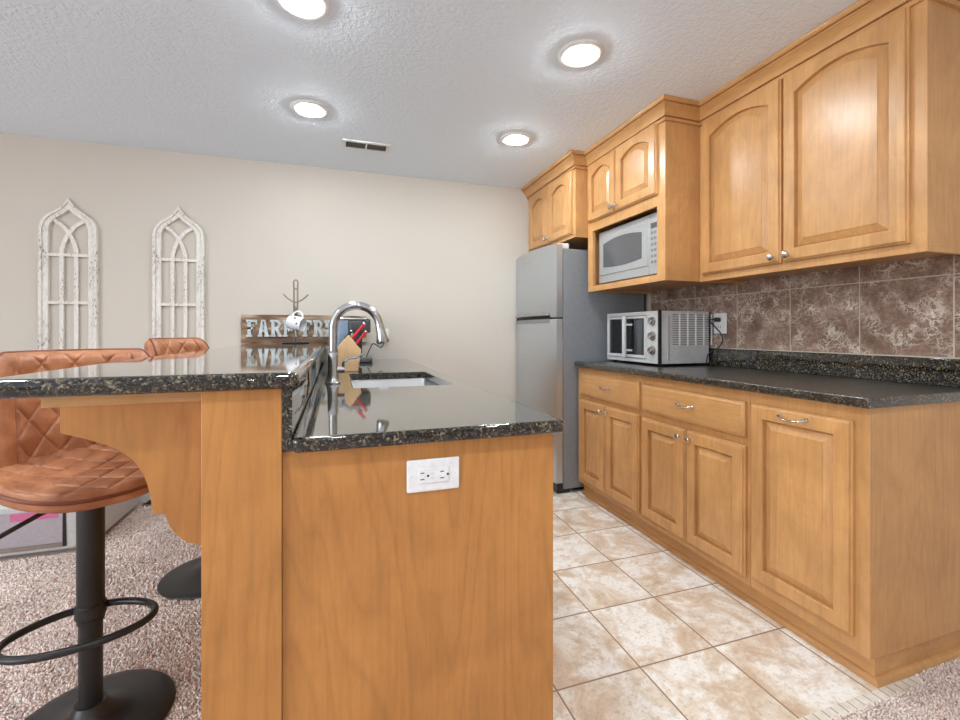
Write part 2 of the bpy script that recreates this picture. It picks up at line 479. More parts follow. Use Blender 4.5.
struct(bb.build('baseboard_back', 'white', smooth=False))
struct(MB().box(2.192, XW, 0.90, 2.70, 1.023, 1.430).build('wall_tile', 'splash', smooth=False), 'brown marble tile backsplash above the right counter')

# ------------------------------------------------------------------ carpet pile
def pile(name, regions, pitch):
    V = []; rng = np.random.default_rng(3)
    pts = []
    for (x0, x1, y0, y1, p) in regions:
        xs = np.arange(x0, x1, p); ys = np.arange(y0, y1, p)
        g = np.stack(np.meshgrid(xs, ys), -1).reshape(-1, 2)
        pts.append(np.concatenate([g + rng.uniform(-0.6, 0.6, g.shape)*p, np.full((len(g), 1), p)], 1))
    c = np.concatenate(pts)
    keep = np.ones(len(c), bool)
    for qx, qy, qr_ in ((-0.668, 1.545, 0.197), (-0.553, 2.33, 0.197)): keep &= (c[:, 0]-qx)**2+(c[:, 1]-qy)**2 > qr_**2
    keep &= ~((c[:, 0] < -1.205) & (c[:, 0] > -2.445) & (c[:, 1] > 2.78) & (c[:, 1] < 3.435))
    c = c[keep]; n = len(c); p = c[:, 2]
    h = rng.uniform(0.007, 0.012, n); ang = rng.uniform(0, 2*PI, n); lean = rng.uniform(0.3, 1.2, n)*h
    ld = rng.uniform(0, 2*PI, n)
    v = np.zeros((n, 7, 3))
    for k in range(3):
        a = ang+k*2*PI/3
        v[:, k, 0] = c[:, 0]+np.cos(a)*p*0.45; v[:, k, 1] = c[:, 1]+np.sin(a)*p*0.45; v[:, k, 2] = -0.004
        v[:, 3+k, 0] = c[:, 0]+np.cos(a+0.5)*p*0.52+np.cos(ld)*lean*0.6; v[:, 3+k, 1] = c[:, 1]+np.sin(a+0.5)*p*0.52+np.sin(ld)*lean*0.6; v[:, 3+k, 2] = -0.004+h*0.7
    v[:, 6, 0] = c[:, 0]+np.cos(ld)*lean; v[:, 6, 1] = c[:, 1]+np.sin(ld)*lean; v[:, 6, 2] = -0.004+h
    fl = [(0, 1, 4, 3), (1, 2, 5, 4), (2, 0, 3, 5), (3, 4, 6), (4, 5, 6), (5, 3, 6)]
    loops = np.concatenate([np.array(f) for f in fl]); sizes = np.array([len(f) for f in fl])
    starts = np.concatenate([[0], np.cumsum(sizes)[:-1]]); nl = len(loops)
    me = bpy.data.meshes.new(name)
    me.vertices.add(n*7); me.vertices.foreach_set('co', v.reshape(-1))
    me.loops.add(n*nl); me.loops.foreach_set('vertex_index', (loops[None, :]+(np.arange(n)*7)[:, None]).reshape(-1).astype(np.int32))
    me.polygons.add(n*6); me.polygons.foreach_set('loop_start', (starts[None, :]+(np.arange(n)*nl)[:, None]).reshape(-1).astype(np.int32))
    me.update(calc_edges=True); me.validate()
    me.materials.append(M['pile'])
    o = bpy.data.objects.new(name, me); COL.objects.link(o)
    o['kind'] = 'stuff'; o['label'] = 'pinkish beige cut pile carpet'; o['category'] = 'carpet'
    return o
pile('carpet_pile', [(-3.4, -2.3, 1.2, YW-0.016, 0.016), (-2.3, -2.1, 1.2, 2.2, 0.016), (-3.4, 1.2, -0.6, 0.905, 0.016), (-3.4, -0.25, 0.905, 1.25, 0.012), (1.2, 2.19, -0.6, 0.55, 0.016), (-2.1, -0.25, 1.25, 2.2, 0.0075), (-2.3, -0.25, 2.2, YW-0.016, 0.0095), (1.2, 2.19, 0.55, 0.905, 0.006), (1.86, 2.19, 0.905, 0.955, 0.006), (1.79, 1.86, 0.905, 0.935, 0.006)], 0.008)

# ------------------------------------------------------------------ cabinet pieces
def door_loops(y0, y1, z0, z1, arch, n=10):
    def loop(ins, depth, a):
        ya, yb, za, zb = y0+ins, y1-ins, z0+ins, z1-ins
        pts = [(ya, za), (yb, za)]
        sag = arch if a else 0
        for i in range(n+1):
            t = i/n; y = yb+(ya-yb)*t; u = 2*t-1
            pts.append((y, zb-sag*(u*u*0.55+0.45*(1-math.cos(u*PI/2)))))
        return pts, depth
    return loop
def raised_door(x, y0, y1, z0, z1, arch=0.0, frame=0.055, t=0.022):
    lp = door_loops(y0, y1, z0, z1, arch)
    spec = [(0, 0, 0), (0, t-0.010, 0), (0.0025, t-0.0078, 0), (0.0065, t-0.0075, 0), (0.007, t-0.002, 0), (0.010, t, 0), (frame-0.002, t, 1), (frame, t-0.002, 1), (frame+0.0008, t-0.017, 1), (frame+0.0055, t-0.0172, 1), (frame+0.0065, t-0.0145, 1),
            (frame+0.034, t-0.003, 1), (frame+0.0345, t-0.0015, 1), (frame+0.036, t-0.0015, 1)]
    L = []
    for ins, d, a in spec:
        pts, dd = lp(ins, d, a); L.append([(x-dd, p[0], p[1]) for p in pts])
    return MB().loops(L)
def slab_front(x, y0, y1, z0, z1, t=0.02):
    L = []
    for ins, d in ((0, 0), (0, t-0.008), (0.010, t-0.004), (0.013, t), (0.02, t)):
        L.append([(x-d, y, z) for y, z in ((y0+ins, z0+ins), (y1-ins, z0+ins), (y1-ins, z1-ins), (y0+ins, z1-ins))])
    return MB().loops(L)
def knob(x, y, z):
    return MB().lathe([(0.006, 0), (0.005, -0.006), (0.0055, -0.012), (0.013, -0.017), (0.0155, -0.022), (0.013, -0.027), (0.006, -0.029), (0.0005, -0.0295)], 20, (x, y, z), 'x')
def pull(x, y, z, w=0.095):
    mb = MB(); P = []; rr = []
    for i in range(25):
        t = i/24; u = 2*t-1
        P.append((x-0.026+0.018*abs(u)**4, y+u*w/2, z-0.010*(1-u*u))); rr.append(0.0042+0.0022*abs(u)**3)
    mb.tube(P, rr, 10)
    for s in (-1, 1):
        mb.lathe([(0.0085, 0), (0.008, -0.004), (0.005, -0.008), (0.005, -0.016)], 14, (x, y+s*w/2*0.96, z), 'x')
    return mb
XF = 1.598
def base_unit(label, y0, y1, doors, drawer, knob_z, end=False, tall=None):
    o = (XF, (y0+y1)/2, 0)
    t = thing('base_cabinet', label, 'cabinet', o, group='maple base cabinets along the right wall')
    MB().box(XF, 2.19, y0+0.0005, y1-0.0005, 0.088, 0.883).build('carcass', 'wood_v', t, o, bevel=0.0015)
    ty0 = y0+0.012 if end else y0
    MB().box(1.640, 2.19, ty0, y1, 0.001, 0.0885).build('toe_kick', 'wood_h', t, o)
    if drawer:
        d = slab_front(XF, *drawer).build('drawer', 'wood_h', t, o)
        pull(XF-0.02, (drawer[0]+drawer[1])/2, (drawer[2]+drawer[3])/2+0.008).build('handle', 'nickel', d, o)
    for (a, b, c, e, ky) in doors:
        dr = raised_door(XF, a, b, c, e, 0).build('door', 'wood_door', t, o, angle=14)
        if ky is not None: knob(XF-0.021, ky, knob_z).build('knob', 'nickel', dr, o)
        else: pull(XF-0.02, (a+b)/2+0.005, e-0.026, 0.10).build('handle', 'nickel', dr, o)
    return t
base_unit('narrow maple base cabinet with drawer and two doors beside the fridge', 2.035, 2.715,
          [(2.052, 2.366, 0.118, 0.662, 2.335), (2.372, 2.668, 0.118, 0.662, 2.402)], (2.05, 2.664, 0.694, 0.845), 0.625)
base_unit('middle maple base cabinet with wide drawer above two doors', 1.372, 2.035,
          [(1.385, 1.702, 0.122, 0.655, 1.672), (1.708, 2.024, 0.122, 0.655, 1.738)], (1.386, 2.02, 0.693, 0.838), 0.618)
base_unit('end maple base cabinet with one tall pull-out door beside the carpet', 0.947, 1.372,
          [(0.989, 1.357, 0.137, 0.836, None)], None, 0, True)
qr = [(0, 0), (-0.019, 0), (-0.018, 0.007), (-0.0135, 0.0135), (-0.007, 0.018), (0, 0.019)]
sm = MB().loops([[(1.640+p[0], 2.715, p[1]+0.0005) for p in qr], [(1.640+p[0], 0.959+p[0], p[1]+0.0005) for p in qr], [(2.19, 0.959+p[0], p[1]+0.0005) for p in qr]])
struct(sm.build('trim_2', 'wood_h'), 'maple quarter round along the cabinet toe kick')

def crown(path, z):
    prof = [(0.0, -0.092), (0.010, -0.092), (0.014, -0.088), (0.014, -0.078), (0.006, -0.0765), (0.006, -0.072), (0.020, -0.071), (0.024, -0.060), (0.032, -0.046),
            (0.043, -0.034), (0.056, -0.026), (0.056, -0.0225), (0.052, -0.022), (0.052, -0.019), (0.064, -0.018), (0.071, -0.012), (0.074, -0.004), (0.074, 0.0), (0.0, 0.0)]
    n = len(path); L = []
    for i, p in enumerate(path):
        p = Vector(p)
        ds = []
        if i > 0: ds.append((p-Vector(path[i-1])).normalized())
        if i < n-1: ds.append((Vector(path[i+1])-p).normalized())
        ns = [Vector((d.y, -d.x)) for d in ds]      # outward to the right of travel
        m = ns[0] if len(ns) == 1 else (ns[0]+ns[1])/(1+ns[0].dot(ns[1]))
        L.append([(p.x+m.x*a, p.y+m.y*a, z+b) for a, b in prof])
    return MB().loops(L)
def wall_unit(label, xf, y0, y1, z0, ztop, doors, kn, box=True, crownpath=None, arch=0.045):
    o = (xf, (y0+y1)/2, z0)
    t = thing('wall_cabinet', label, 'cabinet', o, group='maple wall cabinets')
    if box:
        mb = MB().box(xf, 2.19, y0, y1, z0+0.018, ztop)
        mb.box(xf, xf+0.02, y0, y1, z0, z0+0.018); mb.box(xf+0.02, 2.19, y0, y0+0.016, z0, z0+0.018); mb.box(xf+0.02, 2.19, y1-0.016, y1, z0, z0+0.018)
        mb.build('carcass', 'wood_v', t, o, bevel=0.001)
    for (a, b, c, e, ky, kz) in doors:
        d = raised_door(xf, a, b, c, e, arch).build('door', 'wood_door', t, o, angle=14)
        knob(xf-0.021, ky, kz).build('knob', 'nickel', d, o)
    crown(crownpath, ZC-0.001).build('crown', 'wood_h', t, o)
    return t, o
def travel(pts): return [Vector(p) for p in pts]
wall_unit('large maple wall cabinet with two arched doors above the brown tile', 1.887, 0.951, 1.929, 1.394, 2.31,
          [(0.995, 1.446, 1.429, 2.252, 1.417, 1.457), (1.456, 1.902, 1.429, 2.252, 1.487, 1.457)], 0, True,
          [(1.887, 1.928), (1.887, 0.951), (2.19, 0.951)])
t, o = wall_unit('maple wall cabinet holding the microwave in an open niche', 1.658, 1.930, 2.688, 1.397, 2.31,
          [(1.985, 2.346, 1.868, 2.262, 2.325, 1.90), (2.352, 2.668, 1.868, 2.262, 2.374, 1.90)], 0, False,
          [(1.658, 2.688), (1.658, 1.930), (1.886, 1.930)], 0.04)
mb = MB().box(1.658, 2.19, 1.930, 2.688, 1.84, 2.31)
mb.box(1.678, 2.19, 1.930, 1.948, 1.397, 1.84); mb.box(1.678, 2.19, 2.670, 2.688, 1.397, 1.84)
mb.box(1.678, 2.19, 1.948, 2.670, 1.415, 1.432); mb.box(2.17, 2.19, 1.948, 2.670, 1.432, 1.84)
mb.build('carcass', 'wood_v', t, o, bevel=0.001)
mb = MB().box(1.658, 1.678, 1.930, 1.994, 1.397, 1.84); mb.box(1.658, 1.678, 2.630, 2.688, 1.397, 1.84)
mb.box(1.658, 1.678, 1.994, 2.630, 1.397, 1.434); mb.box(1.658, 1.678, 1.994, 2.630, 1.806, 1.84)
mb.build('face_frame', 'wood_v', t, o)
wall_unit('small maple wall cabinet with two arched doors over the fridge', 1.560, 2.690, YW-0.002, 1.775, 2.31,
          [(2.728, 3.068, 1.80, 2.243, 3.045, 1.835), (3.074, 3.42, 1.80, 2.243, 3.097, 1.835)], 0, True,
          [(1.560, YW-0.002), (1.560, 2.690), (1.657, 2.690)], 0.04)

# ------------------------------------------------------------------ right counter
mb = MB(); rslab(mb, 1.563, 2.191, 0.930, 2.712, 0.884, 0.918, 0.006, 0.006)
o = mb.build('countertop', 'granite_hazy')
tag(o, 'dark speckled granite countertop on the base cabinets by the right wall', 'countertop')
mb = MB(); rslab(mb, 2.171, 2.1915, 0.930, 2.712, 0.9185, 1.022, 0.002, 0.003)
tag(mb.build('granite_upstand', 'granite'), 'low granite upstand strip standing on the right counter below brown tile', 'upstand')

# ------------------------------------------------------------------ peninsula
PX0, PX1 = -0.1045, 0.499
PY = 0.966
o = (0.2, PY, 0)
pen = thing('peninsula', 'honey maple peninsula with a raised bar wall and end post', 'kitchen island', o)
mb = MB().box(PX1-0.018, PX1, PY+0.012, YW-0.001, 0.001, 0.883)
mb.box(PX0, PX0+0.018, PY+0.012, YW-0.001, 0.001, 0.883); mb.box(PX0+0.018, PX1-0.018, PY+0.012, 1.55, 0.001, 0.883)
mb.box(PX0+0.018, PX1-0.018, 2.45, YW-0.001, 0.001, 0.883); mb.box(PX0+0.018, PX1-0.018, 1.55, 2.45, 0.001, 0.10)
mb.build('cabinet_body', 'wood_v', pen, o)
MB().box(-0.1030, 0.3100, PY, PY+0.012, 0.001, 0.883).build('end_panel', 'wood_panel', pen, o)
MB().box(0.3103, PX1, PY, PY+0.012, 0.001, 0.883).build('end_panel', 'wood_panel', pen, o)
MB().box(-0.2430, -0.1035, 0.9555, 1.09, 0.001, 1.0110).build('end_post', 'wood_panel', pen, o, bevel=0.0015)
MB().box(-0.225, -0.1040, 1.09, YW-0.001, 0.001, 1.0110).build('knee_wall', 'wood_v', pen, o)
# support bracket with S-curve
pts = [(-0.243, 0.987), (-0.4925, 0.987), (-0.4925, 0.934)]
def bez(p0, p1, p2, p3, n=12):
    return [tuple((1-t)**3*a+3*(1-t)**2*t*b+3*(1-t)*t*t*c+t**3*d for a, b, c, d in zip(p0, p1, p2, p3)) for t in [i/n for i in range(1, n+1)]]
pts += bez((-0.4925, 0.934), (-0.42, 0.905), (-0.353, 0.90), (-0.346, 0.765))
pts += [(-0.3245, 0.760)]
pts += bez((-0.3245, 0.760), (-0.315, 0.715), (-0.285, 0.688), (-0.244, 0.688))
MB().prism(pts, 'y', 1.03, 1.068).build('support_bracket', 'wood_panel', pen, o, bevel=0.001)
MB().box(-0.512, -0.2435, 1.012, 1.031, 0.985, 1.0110).build('bar_apron', 'wood_x', pen, o, bevel=0.0008)
MB().box(-0.500, -0.2255, 1.031, YW-0.001, 0.990, 1.0110).build('bar_subtop', 'wood_v', pen, o)

# lower granite with sink hole
SX0, SX1, SY0, SY1 = 0.055, 0.445, 1.70, 2.30
def ring2(x0, x1, y0, y1, r, z): return [(a, b, z) for a, b in rrect(x0, x1, y0, y1, r, 6)]
cx0, cx1, cy0, cy1 = -0.084, 0.5165, 0.936, YW-0.0015
L = []
zt, zb = CT, 0.884
L.append(ring2(SX0+0.004, SX1-0.004, SY0+0.004, SY1-0.004, 0.022, zb))
L.append(ring2(SX0+0.004, SX1-0.004, SY0+0.004, SY1-0.004, 0.022, zt-0.003))
L.append(ring2(SX0, SX1, SY0, SY1, 0.026, zt))
L.append(ring2(SX0-0.004, SX1+0.004, SY0-0.004, SY1+0.004, 0.03, zt))
L.append(ring2(cx0+0.011, cx1-0.011, cy0+0.011, cy1-0.011, 0.006, zt))
for k in range(4):
    a = R(90*k/3); e = 0.007*(1-math.sin(a)); L.append(ring2(cx0+e, cx1-e, cy0+e, cy1-e, 0.014-e, zt-0.007*(1-math.cos(a))))
for k in range(4):
    a = R(90*k/3); e = 0.007*(1-math.cos(a)); L.append(ring2(cx0+e, cx1-e, cy0+e, cy1-e, 0.014-e, zb+0.007*(1-math.sin(a))))
mb = MB().loops(L, closed=True)
tag(mb.build('countertop', 'granite'), 'dark granite countertop with sink cutout on the lower level of the peninsula', 'countertop')
mb = MB(); rslab(mb, -0.1033, -0.0845, 0.957, YW-0.0015, 0.884, 1.0110, 0.0015, 0.001)
tag(mb.build('granite_riser', 'granite'), 'polished granite riser between the sink counter and the raised bar top', 'backsplash')
mb = MB(); rslab(mb, -0.570, -0.070, 0.932, YW-0.0015, 1.0115, 1.0445, 0.02, 0.013, 8)
tag(mb.build('raised_bar_counter', 'granite'), 'raised dark granite bar top with rounded edge above the tan stools', 'bar top')

# sink
so = (0.25, 2.0, 0.70)
sink = thing('kitchen_sink', 'stainless steel undermount sink in the peninsula counter', 'sink', so)
L = []
for ins, z, r in ((-0.014, 0.8835, 0.03), (-0.003, 0.8835, 0.03), (0.000, 0.880, 0.03), (0.006, 0.72, 0.04), (0.02, 0.704, 0.05), (0.05, 0.70, 0.05)):
    L.append(ring2(SX0+ins, SX1-ins, SY0+ins, SY1-ins, r, z))
MB().loops(L, cap0=False).build('basin', 'sink', sink, so, angle=60)
MB().lathe([(0.0, 0.7005), (0.018, 0.7005), (0.03, 0.702), (0.042, 0.7045), (0.045, 0.7005)], 28, (0.25, 2.05, 0)).build('drain', 'chrome', sink, so)

# faucet
fo = (-0.014, 1.889, CT)
fa = thing('kitchen_faucet', 'brushed gooseneck pull-down faucet beside the peninsula sink', 'faucet', fo)
MB().lathe([(0.0, 0), (0.031, 0), (0.031, 0.006), (0.026, 0.012), (0.0225, 0.03), (0.021, 0.06), (0.0205, 0.12), (0.019, 0.124), (0.0, 0.124)], 28, fo).build('body', 'chrome', fa, fo)
P = [(fo[0], fo[1], CT+0.12+0.02*i) for i in range(5)]
R1 = 0.092; cz = CT+0.2245
for i in range(0, 26):
    a = R(180-172*i/25); P.append((fo[0]+R1+R1*math.cos(a), fo[1]-0.012*i/25, cz+R1*math.sin(a)))
MB().tube(P, 0.0165, 16).build('gooseneck', 'chrome', fa, fo)
e = Vector(P[-1]); d = (e-Vector(P[-2])).normalized()
MB().tube([e-d*0.004, e+d*0.012, e+d*0.04, e+d*0.070, e+d*0.077], [0.0175, 0.019, 0.021, 0.027, 0.025], 18).build('spray_head', 'chrome', fa, fo)
hb = MB().tube([(fo[0]+0.015, fo[1], CT+0.055), (fo[0]+0.045, fo[1], CT+0.055)], [0.014, 0.013], 14)
hb.tube([(fo[0]+0.038, fo[1], CT+0.055), (fo[0]+0.042, fo[1]-0.005, CT+0.085), (fo[0]+0.06, fo[1]-0.01, CT+0.10), (fo[0]+0.09, fo[1]-0.012, CT+0.103), (fo[0]+0.115, fo[1]-0.014, CT+0.118)], [0.007, 0.007, 0.007, 0.006, 0.005], 10)
hb.build('lever_handle', 'chrome', fa, fo)

# ------------------------------------------------------------------ outlets and switches
def outlet_y(name, label, x0, x1, z0, z1, y, horizontal):
    o = ((x0+x1)/2, y, (z0+z1)/2)
    t = thing(name, label, 'outlet', o)
    mb = MB(); rslab(mb, x0, x1, z0, z1, -y+0.0005, -y+0.006, 0.004, 0.003)
    mb.v = [(a, -c, b) for a, b, c in mb.v]; mb.build('cover_plate', 'plastic', t, o)
    cx, cz = o[0], o[2]; W, H = (x1-x0), (z1-z0)
    if horizontal:
        MB().box(cx-0.034, cx+0.034, y-0.0085, y-0.0055, cz-0.0165, cz+0.0165).build('receptacle', 'plastic', t, o, bevel=0.001)
        for s in (-1, 1):
            MB().box(cx+s*0.0245-0.004-(0.001 if s < 0 else 0.006), cx+s*0.0245+0.004-(0.001 if s < 0 else 0.006), y-0.0088, y-0.008, cz+0.006, cz+0.008).build('slot', 'slot', t, o)
            MB().box(cx+s*0.0245-0.0045-(0.001 if s < 0 else 0.006), cx+s*0.0245+0.0045-(0.001 if s < 0 else 0.006), y-0.0088, y-0.008, cz-0.008, cz-0.006).build('slot', 'slot', t, o)
            MB().lathe([(0, -0.0088), (0.0027, -0.0088), (0.0027, -0.008)], 12, (cx+s*0.0245+(0.0115 if s < 0 else 0.007), y, cz), 'y').build('ground_hole', 'slot', t, o)
        for dz in (-0.0045, 0.0045):
            MB().box(cx-0.008, cx+0.002, y-0.0092, y-0.008, cz+dz-0.003, cz+dz+0.003).build('test_button', 'milk', t, o)
        for s in (-1, 1):
            MB().lathe([(0, -0.0068), (0.0025, -0.0068), (0.003, -0.0055)], 12, (cx+s*0.0485, y, cz), 'y').build('screw', 'milk', t, o)
    else:
        for s in (-1, 1):
            m2 = MB(); rslab(m2, cx-0.017, cx+0.017, cz+s*0.02-0.014, cz+s*0.02+0.014, -y+0.005, -y+0.008, 0.008, 0.001)
            m2.v = [(a, -c, b) for a, b, c in m2.v]; m2.build('receptacle', 'plastic', t, o)
    return t
outlet_y('wall_outlet', 'white horizontal outlet on the wooden end of the peninsula', 0.1445, 0.2625, 0.7725, 0.8435, PY, True)
outlet_y('wall_outlet', 'white outlet on the beige back wall behind the faucet head', 0.307, 0.381, 1.032, 1.146, YW, False)
o = (2.192, 2.082, 1.172)
t = thing('wall_outlet', 'white outlet on the brown tile beside the toaster oven', 'outlet', o)
mb = MB(); rslab(mb, 2.036, 2.128, 1.112, 1.235, -2.1918, -2.186, 0.005, 0.003); mb.v = [(-c, a, b) for a, b, c in mb.v]; mb.build('cover_plate', 'plastic', t, o)
for dz in (-0.022, 0.022):
    mb = MB(); rslab(mb, 2.063, 2.101, 1.172+dz-0.016, 1.172+dz+0.016, -2.187, -2.183, 0.008, 0.001); mb.v = [(-c, a, b) for a, b, c in mb.v]; rc = mb.build('receptacle', 'plastic', t, o)
    for dy in (-0.007, 0.007): MB().box(2.1825, 2.1835, 2.082+dy-0.0015, 2.082+dy+0.0015, 1.172+dz-0.003, 1.172+dz+0.007).build('slot', 'slot', rc, o)

# ------------------------------------------------------------------ refrigerator
fo = (1.78, 3.095, 0)
fr = thing('refrigerator', 'grey stainless top-freezer refrigerator against the back wall', 'refrigerator', fo)
FY0, FY1 = 2.735, 3.452
mb = MB().box(1.494, 2.165, FY0+0.004, FY1-0.004, 0.03, 1.70); mb.build('body', 'fridge_side', fr, fo, bevel=0.006)
def fdoor(z0, z1):
    mb = MB(); N = 18
    def ring(ins, z):
        P = []
        for i in range(N+1):
            y = FY0+ins+(FY1-FY0-2*ins)*i/N; u = 2*(y-FY0)/(FY1-FY0)-1
            P.append((1.390+0.050*u*u+ins*0.7, y, z))
        return P+[(1.486, FY1-ins, z), (1.486, FY0+ins, z)]
    e = 0.006
    mb.loops([ring(e, z0), ring(e*0.3, z0+e*0.3), ring(0, z0+e), ring(0, z1-e), ring(e*0.3, z1-e*0.3), ring(e, z1)])
    return mb
fdoor(1.222, 1.730).build('freezer_door', 'steel', fr, fo, angle=30)
fdoor(0.075, 1.212).build('fresh_food_door', 'steel', fr, fo, angle=30)
def fstrip(z0, z1, out, ya, yb, depth=0.02):
    P = []; N = 16
    for i in range(N+1):
        y = ya+(yb-ya)*i/N; u = 2*(y-FY0)/(FY1-FY0)-1; P.append((1.390+0.050*u*u-out, y))
    Q = [(p[0]+depth+out, p[1]) for p in reversed(P)]
    return MB().prism(P+Q, 'z', z0, z1)
h = fstrip(1.236, 1.256, 0.018, 2.80, 3.425).build('handle', 'chrome', fr, fo, bevel=0.003)
h = fstrip(1.186, 1.212, 0.006, 2.80, 3.425).build('handle', 'grey', fr, fo, bevel=0.003)
fstrip(1.2115, 1.2365, 0.002, 2.80, 3.425, 0.01).build('grip_recess', 'slot', fr, fo)
MB().box(1.487, 1.494, FY0+0.01, FY1-0.01, 0.08, 1.69).build('door_gasket', 'darkgrey', fr, fo)
mb = MB(); rslab(mb, 1.46, 1.55, 2.75, 2.82, 1.70, 1.738, 0.015, 0.008); mb.build('hinge_cover', 'plastic', fr, fo)
MB().box(1.45, 1.55, FY0+0.01, FY1-0.01, 0.004, 0.07).build('base_grille', 'black', fr, fo, bevel=0.004)
MB().box(1.60, 2.12, FY0+0.05, FY1-0.05, 0.001, 0.03).build('rollers', 'black', fr, fo)
fstrip(1.660, 1.668, 0.0008, 3.075, 3.165, 0.004).build('badge', 'nickel', fr, fo)

# ------------------------------------------------------------------ microwave
mo = (1.9, 2.33, 1.434)
mw = thing('microwave', 'silver microwave inside the open cabinet niche', 'microwave', mo)
MX, MY0, MY1, MZ0, MZ1 = 1.70, 2.005, 2.618, 1.448, 1.792
MB().box(MX+0.02, 2.12, MY0+0.004, MY1-0.004, MZ0, MZ1).build('casing', 'micro', mw, mo, bevel=0.004)
for y in (MY0+0.05, MY1-0.05):
    MB().box(1.76, 2.08, y-0.015, y+0.015, 1.4345, MZ0+0.001).build('foot', 'black', mw, mo)
yd = 2.105
MB().box(MX, MX+0.02, yd+0.002, MY1, MZ0, MZ1).build('door', 'micro', mw, mo, bevel=0.004)
# arched frame line and window
def archpoly(y0, y1, z0, z1, top, bot, n=14):
    P = []
    for i in range(n+1):
        u = 2*i/n-1; P.append((y0+(y1-y0)*i/n, z0+bot*(u*u)))
    for i in range(n+1):
        u = 1-2*i/n; P.append((y1+(y0-y1)*i/n, z1-top*(u*u)))
    return P
fr1 = MB().prism(archpoly(2.118, 2.605, 1.50, 1.752, 0.035, 0.0), 'x', MX-0.004, MX+0.002); w = fr1.build('window_frame', 'micro', mw, mo, bevel=0.0025)
MB().prism(archpoly(2.170, 2.560, 1.540, 1.727, 0.022, 0.012), 'x', MX-0.0055, MX-0.003).build('window_glass', 'micro_glass', w, mo)
p = MB().box(MX, MX+0.02, MY0, yd, MZ0, MZ1).build('control_panel', 'micro', mw, mo, bevel=0.003)
MB().box(MX-0.0012, MX+0.001, MY0+0.012, yd-0.01, 1.708, 1.738).build('display', 'micro_glass', p, mo)
for r in range(6):
    for c in range(3):
        y = MY0+0.018+c*0.026; z = 1.675-r*0.033
        MB().box(MX-0.001, MX+0.001, y, y+0.02, z, z+0.016).build('button', 'grey', p, mo)

# ------------------------------------------------------------------ toaster oven
to = (1.97, 2.39, 0.918)
tv = thing('toaster_oven', 'silver toaster oven with three knobs on the right counter', 'toaster oven', to)
TX, TX1, TY0, TY1, TZ0, TZ1 = 1.79, 2.155, 2.135, 2.655, 0.934, 1.246
mb = MB()
mb.box(TX+0.012, TX1, TY0, TY1, TZ1-0.01, TZ1); mb.box(TX+0.012, TX1, TY0, TY1, TZ0, TZ0+0.012)
mb.box(TX+0.012, TX1, TY0, TY0+0.008, TZ0+0.012, TZ1-0.01); mb.box(TX+0.012, TX1, TY1-0.008, TY1, TZ0+0.012, TZ1-0.01); mb.box(TX1-0.01, TX1, TY0+0.008, TY1-0.008, TZ0+0.012, TZ1-0.01)
mb.build('casing', 'oven', tv, to)
MB().box(TX+0.02, TX1-0.01, 2.238, 2.244, TZ0+0.012, TZ1-0.01).build('inner_wall', 'cavity', tv, to)
mb = MB(); mb.box(TX, TX+0.012, TY0, TY1, TZ1-0.022, TZ1); mb.box(TX, TX+0.012, TY0, TY1, TZ0, TZ0+0.022); mb.box(TX, TX+0.012, TY1-0.018, TY1, TZ0+0.022, TZ1-0.022)
mb.build('front_frame', 'oven', tv, to)
p = MB().box(TX-0.001, TX+0.012, TY0, 2.245, TZ0+0.022, TZ1-0.022).build('control_panel', 'oven', tv, to)
MB().box(TX-0.004, TX+0.014, TY0-0.004, TY0+0.007, TZ0-0.004, TZ1+0.004).build('corner_strip', 'black', tv, to)
for z in (1.186, 1.098, 1.012):
    k = MB().lathe([(0.027, 0), (0.027, -0.006), (0.021, -0.008), (0.020, -0.024), (0.017, -0.028), (0.0, -0.028)], 24, (TX-0.001, 2.188, z), 'x').build('knob', 'chrome', p, to)
    MB().box(TX-0.031, TX-0.028, 2.186, 2.190, z, z+0.016).build('pointer', 'black', k, to)
d = MB()
d.box(TX-0.006, TX+0.004, 2.248, 2.262, TZ0+0.026, TZ1-0.026); d.box(TX-0.006, TX+0.004, 2.622, 2.636, TZ0+0.026, TZ1-0.026)
d.box(TX-0.006, TX+0.004, 2.262, 2.622, TZ0+0.026, TZ0+0.044); d.box(TX-0.006, TX+0.004, 2.262, 2.622, TZ1-0.040, TZ1-0.026)
dd = d.build('door', 'oven', tv, to)
MB().box(TX-0.001, TX+0.002, 2.262, 2.622, TZ0+0.044, TZ1-0.040).build('glass', 'oven_glass', dd, to)
h = MB(); rslab(h, 2.402, 2.428, 0.958, 1.222, -TX+0.028, -TX+0.046, 0.008, 0.004); h.v = [(-c, a, b) for a, b, c in h.v]
for z in (1.005, 1.168): h.box(TX-0.03, TX-0.004, 2.404, 2.426, z-0.006, z+0.006); h.box(TX-0.012, TX-0.006, 2.372, 2.43, z-0.006, z+0.006)
h.build('handle', 'oven', dd, to)
for i, z in enumerate((1.04, 1.12)):
    mb = MB()
    for q in range(12): mb.tube([(TX+0.03+q*0.026, 2.25, z), (TX+0.03+q*0.026, 2.64, z)], 0.002, 6)
    mb.tube([(TX+0.025, 2.25, z), (TX+0.025, 2.64, z)], 0.003, 6); mb.build('rack', 'nickel', tv, to)
vs = MB()
for c in range(5):
    for r in range(14):
        x = 1.885+c*0.060; z = 1.222-r*0.0135
        if c == 0 and r >= 7: pass
        vs.box(x, x+0.046, TY0-0.0012, TY0+0.001, z, z+0.0035)
vs.build('vent_slots', 'darkgrey', tv, to)
for c in range(5):
    vs = MB(); x = 1.885+c*0.060
    for r in range(14):
        z = 1.222-r*0.0135
        vs.box(x+0.046, x+0.056, TY0-0.003, TY0+0.001, z-0.001, z+0.006)
    vs.box(x+0.047, x+0.055, TY0-0.0008, TY0+0.001, 1.04, 1.232)
    vs.build('vent_louvre', 'plastic', tv, to)
